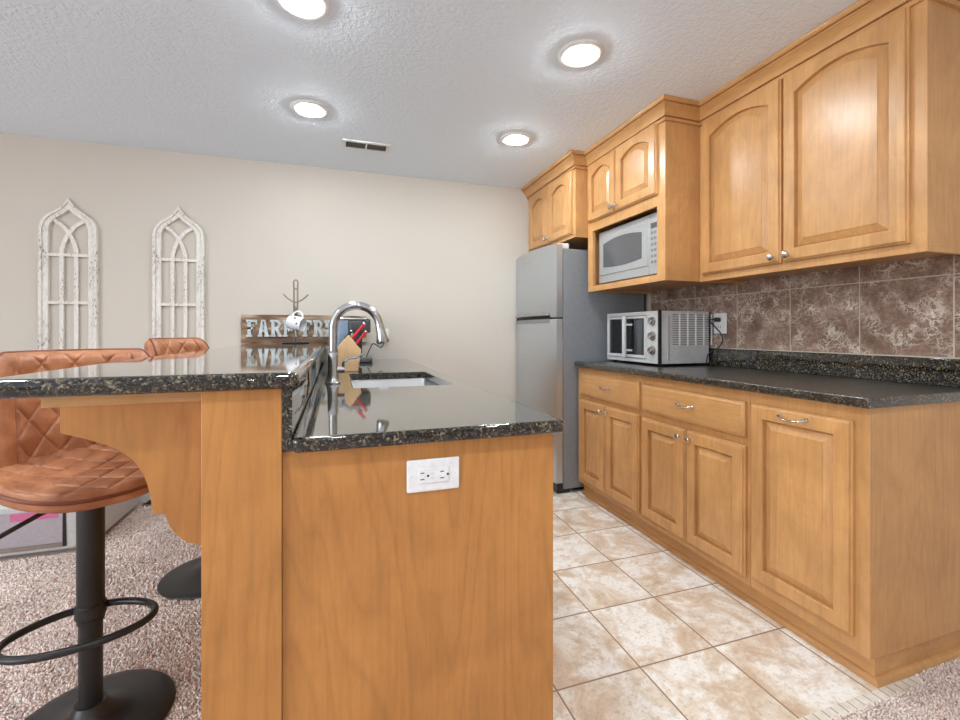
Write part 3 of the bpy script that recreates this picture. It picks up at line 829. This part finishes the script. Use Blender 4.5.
MB().box(1.851, 1.862, TY0-0.003, TY0+0.001, 0.955, 1.22).build('side_rib', 'micro', tv, to)
for x in (1.83, 2.11):
    for y in (2.17, 2.62):
        MB().lathe([(0.013, 0.0003), (0.015, 0.008), (0.015, 0.017)], 14, (x, y, 0.918)).build('foot', 'black', tv, to)
def spline(pts, n=8):
    P = [Vector(p) for p in pts]; out = []
    for i in range(len(P)-1):
        a = P[max(i-1, 0)]; b = P[i]; c = P[i+1]; d = P[min(i+2, len(P)-1)]
        for k in range(n):
            t = k/n
            out.append(0.5*((2*b)+(c-a)*t+(2*a-5*b+4*c-d)*t*t+(3*b-a-3*c+d)*t**3))
    out.append(P[-1]); return out
cd = MB().tube(spline([(2.158, 2.20, 0.97), (2.165, 2.16, 0.99), (2.162, 2.125, 0.995), (2.163, 2.118, 0.97), (2.166, 2.113, 0.926), (2.166, 2.12, 0.923)]), 0.0033, 8)
cd = MB().tube(spline([(2.13, 2.128, 0.9225), (2.132, 2.126, 0.955), (2.140, 2.12, 0.99), (2.160, 2.08, 1.02), (2.165, 2.045, 1.06), (2.160, 2.05, 1.11), (2.162, 2.11, 1.165), (2.150, 2.128, 1.19), (2.150, 2.11, 1.196), (2.158, 2.09, 1.197)]), 0.0033, 8)
c = cd.build('power_cord', 'black'); tag(c, 'black toaster oven cord and plug running up to the outlet on brown tile', 'cord')
mb = MB().box(2.152, 2.183, 2.070, 2.094, 1.182, 1.208); mb.build('plug', 'black', c, bevel=0.004)

# ------------------------------------------------------------------ bar stools
SW = 0.205
def quilt(a, b, p, amp):
    u = abs(math.sin(PI*(a+b)/p)); v = abs(math.sin(PI*(a-b)/p)); m_ = min(u, v)
    return amp*(0.62*(1-math.exp(-m_/0.10))+0.38*m_)
def make_stool(loc, rz, label, ring_turn, lift=0.0):
    t = thing('bar_stool', label, 'bar stool', loc, rz, 'tan leather bar stools')
    MB().lathe([(0.0, 0.002), (0.198, 0.002), (0.201, 0.006), (0.196, 0.011), (0.17, 0.016), (0.11, 0.024), (0.065, 0.036), (0.045, 0.052), (0.036, 0.07), (0.0, 0.07)], 56).build('base', 'blackmetal', t, angle=50)
    MB().lathe([(0.0, 0.05), (0.0275, 0.05), (0.0275, 0.335), (0.0, 0.335)], 28).build('column', 'blackmetal', t)
    MB().lathe([(0.0, 0.30), (0.0315, 0.30), (0.0315, 0.665+lift), (0.0, 0.665+lift)], 28).build('column_sleeve', 'blackmetal', t)
    # D shaped foot ring
    P = []
    for i in range(60):
        a = 2*PI*i/60
        P.append((0.158*math.cos(a)*(1-0.12*math.sin(a)), -0.085+0.105*math.sin(a)*(1.0 if math.sin(a) < 0 else 0.95), 0.332))
    fr_ = MB().tube(P, 0.0095, 12, True)
    fr_.lathe([(0.0325, 0.312), (0.036, 0.316), (0.036, 0.348), (0.0325, 0.352)], 24)
    fr_.build('foot_ring', 'blackmetal', t).rotation_euler = (0, 0, ring_turn)
    MB().tube([(-0.02, -0.02, 0.652+lift), (-0.11, -0.06, 0.640+lift), (-0.21, -0.09, 0.605+lift)], 0.006, 10).build('lift_lever', 'blackmetal', t)
    MB().box(-0.07, 0.07, -0.07, 0.07, 0.655+lift, 0.668+lift).build('seat_plate', 'blackmetal', t)
    # seat pan
    N, K = 220, 90
    def outline(a):
        c, s = math.cos(a), math.sin(a); n = 2.7
        r = (abs(c)**n+abs(s)**n)**(-1/n)
        x = SW*r*c; y = 0.20*r*s
        if y < 0: x *= 1-0.10*(y/0.2)**2
        return x, y
    mb = MB(); L = []
    def topz(x, y):
        z = 0.712+0.030*(abs(x)/SW)**2.4+(0.045*max(0, y/0.2)**2)-0.014*max(0, -y/0.2)**2
        return z
    for k in range(K):
        f = 0.02+0.98*k/(K-1); ring = []
        for i in range(N):
            x, y = outline(2*PI*i/N); x *= f; y *= f
            q = quilt(x, y, 0.094, 0.0085) if abs(x) < 0.80*SW else 0.004
            edge = max(0, (f-0.93)/0.07)
            ring.append((x, y, topz(x, y)+q*(1-edge)-0.010*edge**2+lift))
        L.append(ring)
    for f, dz in ((1.008, -0.018), (1.0, -0.028), (0.95, -0.040), (0.7, -0.048), (0.3, -0.05)):
        ring = []
        for i in range(N):
            x, y = outline(2*PI*i/N); x2, y2 = x*f, y*f
            ring.append((x2, y2, topz(x*min(f, 1), y*min(f, 1))+dz+lift))
        L.append(ring)
    seat = mb.loops(L).build('seat', 'leather', t, angle=80)
    P = []
    for i in range(N):
        x, y = outline(2*PI*i/N); P.append((x*1.008, y*1.008, topz(x, y)-0.012+lift))
    MB().tube(P, 0.005, 8, True).build('piping', 'piping', seat)
    # backrest shell
    NS, NT_ = 150, 110
    def mid(s, tt):
        a = s*R(62); x = 0.184*math.sin(a)/math.sin(R(62)); y = 0.195-0.105*(1-math.cos(a))/(1-math.cos(R(62)))
        y += 0.035*tt; x *= 0.95+0.05*tt
        return Vector((x, y, 0.695+0.355*tt))
    def lim(tt):
        h = tt*0.355; top = 0.355-h
        r = 0.075
        if top < r: return 1-(r-math.sqrt(max(0, r*r-(r-top)**2)))/0.30
        return 1.0
    front, back = [], []
    for j in range(NT_):
        tt = 1-(1-j/(NT_-1))**1.25; rf, rb = [], []
        for i in range(NS):
            s0 = 2*i/(NS-1)-1; s = s0*lim(min(tt, 0.9995))
            m0 = mid(s, tt); du = mid(s+0.01, tt)-mid(s-0.01, tt); dv = mid(s, tt+0.01)-mid(s, tt-0.01)
            nrm = du.cross(dv); nrm.normalize()
            if nrm.y > 0: nrm = -nrm
            e = min(1, (1-abs(s0))/0.10, (1-tt)/0.10); th = 0.021*math.sqrt(max(0, 1-(1-e)**2))
            q = 0
            if abs(s0) < 0.78:
                q = quilt(s*0.26, tt*0.355, 0.105, 0.011)*min(1, (0.78-abs(s0))/0.03)
            elif abs(s0) < 0.80: q = -0.003
            else: q = 0.003
            rf.append(m0+nrm*(th+q*min(1, e*1.5)+0.001)); rb.append(m0-nrm*(th+0.001))
        front.append(rf); back.append(rb)
    vs = [p for r in front for p in r]+[p for r in back for p in r]; n = NS*NT_; fs = []
    for j in range(NT_-1):
        for i in range(NS-1):
            a = j*NS+i; fs.append((a, a+1, a+NS+1, a+NS)); fs.append((n+a, n+a+NS, n+a+NS+1, n+a+1))
    for j in range(NT_-1):
        a = j*NS; fs.append((a, a+NS, n+a+NS, n+a)); a = j*NS+NS-1; fs.append((a, n+a, n+a+NS, a+NS))
    for i in range(NS-1):
        fs.append((i, n+i, n+i+1, i+1)); a = (NT_-1)*NS+i; fs.append((a, a+1, n+a+1, n+a))
    vs = [(p[0], p[1], p[2]+lift) for p in vs]
    bk = MB().add(vs, fs).build('backrest', 'leather', t, angle=80)
    ed = [front[j][0]*0.5+back[j][0]*0.5 for j in range(NT_)]+[front[-1][i]*0.5+back[-1][i]*0.5 for i in range(1, NS-1)]+[front[j][-1]*0.5+back[j][-1]*0.5 for j in range(NT_-1, -1, -1)]
    ed = [(p[0], p[1], p[2]+lift) for p in ed]
    MB().tube(ed, 0.0045, 8).build('piping', 'piping', bk)
    return t
make_stool((-0.668, 1.545, 0), R(34), 'nearest tan quilted leather bar stool with black pedestal at the bar end', R(-22), 0.014)
make_stool((-0.553, 2.33, 0), R(72), 'second tan leather bar stool, mostly hidden behind the bar and end post', R(-30), 0.04)

# ------------------------------------------------------------------ things on bar and counter
# sign
sg = (-0.2, YW-0.02, 1.0415)
SZ = 1.0450
sign = thing('wooden_sign', 'weathered plank sign with raised metal letters leaning on the back wall', 'sign', (-0.2, YW-0.02, SZ))
so = (-0.2, YW-0.02, SZ)
for i in range(4):
    MB().box(-0.634, 0.215, YW-0.024, YW-0.004, SZ+i*0.0495, SZ+i*0.0495+0.0488).build('plank', 'barn', sign, so, bevel=0.0012)
LY0, LY1 = YW-0.036, YW-0.024
LZ0, LZ1 = SZ+0.042, SZ+0.162
def letter(ch, x, w):
    mb = MB(); H = LZ1-LZ0; s = 0.022; b = 0.014
    def bx(x0, x1, z0, z1): mb.box(x+x0*w, x+x1*w, LY0, LY1, LZ0+z0*H, LZ0+z1*H)
    def slant(xa, xb, za, zb, th):
        mb.prism([(x+xa*w-th/2, LZ0+za*H), (x+xa*w+th/2, LZ0+za*H), (x+xb*w+th/2, LZ0+zb*H), (x+xb*w-th/2, LZ0+zb*H)], 'y', LY0+0.0003, LY1)
    st = s/w
    if ch in 'FE':
        bx(0.12, 0.12+st, 0.1, 0.9); bx(0, 1, 0.86, 1); bx(0.12, 0.72, 0.44, 0.56); bx(0.64, 0.72, 0.36, 0.64); bx(0.88, 1, 0.72, 0.86)
        if ch == 'F': bx(0, 0.56, 0, 0.12)
        else: bx(0, 1, 0, 0.12); bx(0.88, 1, 0.12, 0.27)
    if ch == 'A':
        slant(0.2, 0.48, 0.1, 1, s*0.9); slant(0.82, 0.54, 0.1, 1, s); bx(0.28, 0.76, 0.3, 0.4); bx(0, 0.42, 0, 0.11); bx(0.6, 1.04, 0, 0.11); bx(0.34, 0.68, 0.9, 1)
    if ch == 'R':
        bx(0.12, 0.12+st, 0.1, 0.9); bx(0, 0.5, 0, 0.12)
        P = []
        for i in range(13):
            a = R(90-180*i/12); P.append((0.55+0.4*math.cos(a), 0.73+0.27*math.sin(a)))
        Q = []
        for i in range(13):
            a = R(-90+180*i/12); Q.append((0.55+0.16*math.cos(a), 0.73+0.14*math.sin(a)))
        poly = [(0, 1)]+P+[(0.12+st, 0.46), (0.12+st, 0.59)]+Q+[(0.12+st, 0.87), (0, 0.88)]
        mb.prism([(x+a*w, LZ0+c*H) for a, c in poly], 'y', LY0, LY1)
        slant(0.58, 0.86, 0.48, 0.1, s); bx(0.68, 1.06, 0, 0.12)
    if ch == 'M':
        bx(0.1, 0.1+st*0.8, 0.1, 0.95); bx(0.9-st*0.8, 0.9, 0.1, 0.95); slant(0.16, 0.5, 0.97, 0.25, s*0.8); slant(0.84, 0.5, 0.97, 0.25, s*0.8)
        bx(0, 0.34, 0, 0.12); bx(0.66, 1, 0, 0.12); bx(0, 0.26, 0.88, 1); bx(0.74, 1, 0.88, 1)
    if ch == 'S':
        P = []
        for i in range(14): a = R(20+250*i/13); P.append((0.5+0.36*math.cos(a), 0.73+0.22*math.sin(a)))
        for i in range(14): a = R(90-250*i/13); P.append((0.5+0.38*math.cos(a), 0.28+0.23*math.sin(a)))
        P = [(x+a*w, (LY0+LY1)/2, LZ0+c*H) for a, c in P]; mb.tube(P, s*0.42, 8)
    if ch == 'H':
        bx(0.12, 0.12+st, 0.1, 0.9); bx(0.88-st, 0.88, 0.1, 0.9); bx(0.2, 0.8, 0.44, 0.56)
        for a in (0, 0.6): bx(a, a+0.4, 0, 0.12); bx(a, a+0.4, 0.88, 1)
    mb.build('letter', 'galv', sign, so, smooth=False)
for ch, x, w in (('F', -0.600, 0.068), ('A', -0.527, 0.070), ('R', -0.448, 0.072), ('M', -0.366, 0.098),
                 ('F', -0.236, 0.062), ('R', -0.164, 0.068), ('E', -0.086, 0.062), ('S', -0.015, 0.060), ('H', 0.055, 0.076)):
    letter(ch, x, w)

# mug tree
mo = (-0.262, 3.22, 1.0447)
mt = thing('mug_tree', 'tall thin metal mug tree standing on the bar before the sign', 'mug tree', mo)
MB().lathe([(0.0, 0), (0.085, 0), (0.087, 0.005), (0.08, 0.009), (0.02, 0.012), (0.0, 0.012)], 36, mo).build('base', 'blackmetal', mt, mo)
mb = MB()
for s in (-1, 1):
    mb.tube([(mo[0]+s*0.011, mo[1], mo[2]+0.01), (mo[0]+s*0.011, mo[1], mo[2]+0.37), (mo[0]+s*0.013, mo[1], mo[2]+0.40)], 0.0052, 10)
P = [(mo[0]+0.014*math.cos(R(a)), mo[1], mo[2]+0.405+0.022*math.sin(R(a))) for a in range(-10, 191, 20)]
mb.tube(P, 0.0045, 10); mb.box(mo[0]-0.014, mo[0]+0.014, mo[1]-0.004, mo[1]+0.004, mo[2]+0.36, mo[2]+0.372)
mb.build('post', 'antique', mt, mo)
def arm(ang, z, span, drop, rise):
    c, s = math.cos(ang), math.sin(ang)
    pts = [(mo[0]+c*u*span, mo[1]+s*u*span, mo[2]+z-drop+(rise+drop)*abs(u)**1.7) for u in [i/12 for i in range(0, 13)]]
    return MB().tube(pts, 0.0048, 8)
for a in (0, 180): arm(R(a), 0.285, 0.078, 0.008, 0.045).build('arm', 'antique', mt, mo)
for a in (270, 90): arm(R(a), 0.20, 0.075, 0.008, 0.045).build('arm', 'antique', mt, mo)
# mug hanging by its handle
go = (mo[0], mo[1]-0.062, mo[2]+0.16)
mg = thing('coffee_mug', 'white spotted mug hanging on the mug tree', 'mug', go)
L = []
mgc = Matrix.Translation((mo[0]+0.006, mo[1]-0.068, mo[2]+0.135)) @ Matrix.Rotation(R(90+14), 4, 'Y') @ Matrix.Rotation(R(25), 4, 'X')
prof = [(0.0, -0.052), (0.034, -0.052), (0.042, -0.046), (0.046, -0.02), (0.047, 0.02), (0.046, 0.052), (0.043, 0.052), (0.043, -0.042), (0.0, -0.044)]
mb = MB().lathe(prof, 36); mb.v = [tuple(mgc @ Vector(p)) for p in mb.v]; body = mb.build('body', 'mug', mg, go, angle=50)
P = [(-0.044-0.036*math.sin(R(a)), 0, 0.034*math.cos(R(a))) for a in range(0, 181, 12)]
mb = MB().tube(P, 0.006, 10); mb.v = [tuple(mgc @ Vector(p)) for p in mb.v]; mb.build('handle', 'plastic', mg, go)

# knife block
ko = (0.058, 2.456, CT)
kb = thing('knife_block', 'slanted pale wood knife block on the counter behind the faucet', 'knife block', ko)
poly = [(0.006, 0.0), (0.109, 0.0), (0.112, 0.118), (0.092, 0.152), (0.060, 0.192), (0.006, 0.130)]
MB().prism([(x, CT+0.0005+z) for x, z in poly], 'y', 2.405, 2.505).build('block', 'block', kb, ko, bevel=0.003)
MB().prism([(0.090, CT+0.03), (0.112, CT+0.03), (0.124, CT+0.115), (0.100, CT+0.14)], 'y', 2.415, 2.495).build('front_step', 'block', kb, ko, bevel=0.002)
def knife(a, b, y, mat, label):
    a = Vector((a[0], y, CT+a[1])); b = Vector((b[0], y, CT+b[1])); d = b-a
    k = thing('kitchen_knife', label, 'knife', tuple(a))
    MB().tube([a-d*0.9, a+d*0.02], [0.003, 0.004], 6).build('blade', 'chrome', k, tuple(a))
    h = MB().tube([a, a+d*0.2, a+d*0.6, a+d*0.93, b], [0.0065, 0.0075, 0.0068, 0.0085, 0.006], 10).build('handle', mat, k, tuple(a))
    MB().tube([a+d*0.965, b+d*0.02], [0.0095, 0.008], 10).build('end_cap', 'chrome', h, tuple(a))
knife((0.077, 0.172), (0.142, 0.252), 2.44, 'red', 'upper red-handled knife in the block')
knife((0.097, 0.142), (0.152, 0.212), 2.44, 'red', 'lower red-handled knife in the block')
knife((0.040, 0.166), (0.075, 0.212), 2.49, 'black', 'black-handled knife at the rear of the block')

# coffee maker
co = (0.14, 3.18, CT)
cm = thing('coffee_maker', 'dark coffee maker with smoky tank on the counter by back wall', 'coffee maker', co)
mb = MB(); rslab(mb, 0.0, 0.235, 3.08, 3.28, CT+0.0005, CT+0.026, 0.03, 0.006); mb.build('drip_base', 'darkgrey', cm, co)
mb = MB(); rslab(mb, 0.125, 0.232, 3.095, 3.22, CT+0.0265, CT+0.032, 0.03, 0.002); mb.build('drip_tray', 'nickel', cm, co)
mb = MB(); rslab(mb, 0.110, 0.165, 3.10, 3.27, CT+0.0265, CT+0.20, 0.012, 0.004); mb.build('column', 'black', cm, co)
mb = MB(); rslab(mb, 0.070, 0.222, 3.09, 3.27, CT+0.20, CT+0.285, 0.025, 0.012); hd = mb.build('brew_head', 'darkgrey', cm, co)
P = [(0.03+0.19*i/10, 3.105, CT+0.300+0.016*math.sin(PI*i/10)-0.014*i/10) for i in range(11)]
MB().tube(P, 0.005, 8).build('lid_handle', 'black', hd, co)
mb = MB(); rslab(mb, 0.0, 0.084, 3.10, 3.27, CT+0.0265, CT+0.292, 0.02, 0.008); mb.build('water_tank', 'clear_blue', cm, co)
mb = MB(); rslab(mb, 0.0, 0.20, 3.095, 3.275, CT+0.285, CT+0.305, 0.02, 0.008); mb.build('lid', 'nickel', cm, co)
c = MB().tube(spline([(0.20, 3.285, CT+0.02), (0.235, 3.33, CT+0.09), (0.26, 3.37, CT+0.12), (0.32, 3.40, CT+0.09), (0.345, 3.435, CT+0.14), (0.345, 3.44, 1.068)]), 0.004, 8)
c = c.build('power_cord', 'black'); tag(c, 'black coffee maker cord rising to the back wall outlet', 'cord')
MB().box(0.332, 0.358, 3.43, YW-0.0085, 1.056, 1.082).build('plug', 'black', c, bevel=0.004)

# ------------------------------------------------------------------ arched wall decor
def ribbon(mb, pts, w, y0, y1):
    """flat bar of width w following (x, z) points"""
    n = len(pts); A, B = [], []
    for i in range(n):
        p = Vector(pts[i]); t = (Vector(pts[min(i+1, n-1)])-Vector(pts[max(i-1, 0)])).normalized(); nn = Vector((-t.y, t.x))*w/2
        A.append(p+nn); B.append(p-nn)
    L = [[(a.x, y0, a.y), (b.x, y0, b.y), (b.x, y1, b.y), (a.x, y1, a.y)] for a, b in zip(A, B)]
    mb.loops(L); return mb
def sp2(pts, n=6): return [(p.x, p.y) for p in spline([(a, b, 0) for a, b in pts], n)]
def arch_decor(cx, z0, label):
    o = (cx, YW, z0)
    t = thing('arched_wall_decor', label, 'wall decor', o, group='arched window frame wall decor')
    outer = [(0.150, 0.000), (0.150, 0.776)]+sp2([(0.150, 0.776), (0.147, 0.821), (0.132, 0.864), (0.104, 0.898), (0.068, 0.924), (0.038, 0.948), (0.016, 0.980), (0.0, 1.008)])[1:]
    inner = [(0.102, 0.034), (0.102, 0.776)]+sp2([(0.102, 0.776), (0.100, 0.811), (0.088, 0.848), (0.066, 0.876), (0.045, 0.892), (0.026, 0.906), (0.012, 0.920), (0.0, 0.932)])[1:]
    def full(h): return h+[(-x, z) for x, z in reversed(h[:-1])]
    def shift(h, f):
        return [(a[0]+(b[0]-a[0])*f, a[1]+(b[1]-a[1])*f) for a, b in zip(outer, inner)]
    rings = []
    for f, y in ((0, YW-0.001), (0, YW-0.026), (0.04, YW-0.030), (0.34, YW-0.030), (0.40, YW-0.020), (0.46, YW-0.022), (0.95, YW-0.024), (1, YW-0.022), (1, YW-0.001)):
        rings.append([(cx+x, y, z0+z) for x, z in full(shift(0, f))])
    MB().loops(rings, closed=True).build('frame', 'chipped', t, o, angle=30)
    yb0, yb1 = YW-0.018, YW-0.004
    mb = MB()
    for s in (-1, 1):
        crv = sp2([(s*-0.037, 0.034), (s*-0.037, 0.38), (s*-0.037, 0.651), (s*-0.032, 0.696), (s*-0.016, 0.751), (s*0.010, 0.801), (s*0.043, 0.841), (s*0.088, 0.872)], 8)
        m2 = MB(); ribbon(m2, crv, 0.021, yb0-(0.001 if s > 0 else 0), yb1); m2.build('mullion', 'chipped', t, o, smooth=False)
    for z in (0.348, 0.648):
        MB().box(cx-0.114, cx+0.114, yb0-0.003, yb1, z0+z-0.009, z0+z+0.009).build('crossbar', 'chipped', t, o, smooth=False)
    for ch in t.children:
        if ch.name.startswith('mullion'): ch.location = (0, 0, 0)
    return t
# mullion points are laid out around x=0, z=0: shift them by building with the right origin
_old = ribbon
def ribbon(mb, pts, w, y0, y1, _c=[(0, 0)]):
    return _old(mb, [(x+DEC[0], z+DEC[1]) for x, z in pts], w, y0, y1)
for cx, z0, lab in ((-1.606, 0.958, 'left chipped white arched window-frame decor on back wall'), (-1.008, 0.957, 'right chipped white arched window-frame decor nearer the sign')):
    DEC = (cx, z0); arch_decor(cx, z0, lab)

# ------------------------------------------------------------------ ceiling lights and register
def can(x, y, label, group='recessed ceiling lights'):
    o = (x, y, ZC)
    t = thing('recessed_light', label, 'ceiling light', o, group=group)
    MB().lathe([(0.057, -0.004), (0.072, -0.009), (0.088, -0.009), (0.098, -0.004), (0.100, -0.0005), (0.057, -0.0005)], 48, o).build('trim_ring', 'white', t, o)
    MB().lathe([(0.0, -0.024), (0.025, -0.0225), (0.042, -0.018), (0.054, -0.010), (0.058, -0.004)], 36, o).build('lens', 'lens', t, o)
    return t
can(-0.121, 1.742, 'round recessed ceiling light cut by the top edge, above the bar')
can(1.014, 1.702, 'round recessed ceiling light near the large wall cabinets')
can(-0.138, 2.577, 'round recessed ceiling light left of the ceiling register')
can(1.073, 2.579, 'round recessed ceiling light in front of the fridge cabinets')
for x in (-0.12, 1.03):
    for y in (-0.05,): can(x, y, 'round recessed ceiling light behind the viewpoint')
for x, y in ((-1.3, 1.25), (-2.5, 1.6), (-3.4, -1.6), (-0.6, -3.6)): can(x, y, 'added unseen ceiling light brightening the open room beyond the kitchen')  # unseen cans added for more light on carpet and room
vo = (0.183, 2.969, ZC)
vt = thing('ceiling_register', 'white rectangular air register in the ceiling', 'ceiling vent', vo)
mb = MB()
x0, x1, y0, y1 = 0.036, 0.330, 2.905, 3.033
mb.box(x0, x1, y0, y0+0.02, ZC-0.008, ZC-0.0005); mb.box(x0, x1, y1-0.02, y1, ZC-0.008, ZC-0.0005)
mb.box(x0, x0+0.02, y0+0.02, y1-0.02, ZC-0.008, ZC-0.0005); mb.box(x1-0.02, x1, y0+0.02, y1-0.02, ZC-0.008, ZC-0.0005); mb.box(0.178, 0.188, y0+0.02, y1-0.02, ZC-0.008, ZC-0.0005)
mb.build('frame', 'white', vt, vo)
MB().box(x0+0.01, x1-0.01, y0+0.01, y1-0.01, ZC-0.0015, ZC-0.0005).build('duct_backing', 'slot', vt, vo)
for i in range(10):
    y = y0+0.022+i*0.0088
    MB().prism([(y, ZC-0.007), (y+0.006, ZC-0.002), (y+0.0072, ZC-0.003), (y+0.0012, ZC-0.0078)], 'x', x0+0.02, x1-0.02).build('slat', 'grey', vt, vo)

# ------------------------------------------------------------------ storage bin behind the stools
bo = (-1.75, 3.05, 0.0)
bn = thing('storage_bin', 'low white plastic bin with grey see-through front on carpet behind the nearest stool', 'storage bin', bo)
mb = MB(); BX0, BX1, BY0, BY1 = -2.45, -1.20, 2.775, 3.44
L = []
for ins, z in ((0.03, 0.012), (0.012, 0.02), (0.0, 0.04), (-0.006, 0.245), (-0.014, 0.252), (-0.014, 0.268), (0.0, 0.268), (0.004, 0.25), (0.016, 0.06), (0.03, 0.05)):
    L.append([(a, b, z) for a, b in rrect(BX0+ins, BX1-ins, BY0+ins, BY1-ins, 0.09-ins*0.5, 8)])
mb.loops(L).build('tub', 'milk', bn, bo, angle=50)
MB().box(-2.30, -1.312, BY0-0.006, BY0+0.006, 0.062, 0.235).build('front_panel', 'lav', bn, bo, bevel=0.003)
MB().box(-2.30, -1.312, BY0-0.008, BY0+0.004, 0.040, 0.062).build('front_strip', 'brownstrip', bn, bo, bevel=0.003)
MB().box(-1.312, -1.300, BY0-0.008, BY0+0.006, 0.042, 0.235).build('latch_strip', 'black', bn, bo)
MB().box(-1.52, -1.33, BY0-0.0075, BY0-0.005, 0.190, 0.228).build('pink_patch', 'pink', bn, bo)
c = MB().tube(spline([(-1.18, 3.36, 0.018), (-1.12, 3.395, 0.018), (-1.05, 3.40, 0.02), (-0.9, 3.42, 0.018), (-0.7, 3.43, 0.018)]), 0.005, 8)
c.box(-1.16, -1.12, 3.37, 3.40, 0.012, 0.03)
tag(c.build('power_cord', 'black'), 'black cord lying on carpet along the back baseboard', 'cord')
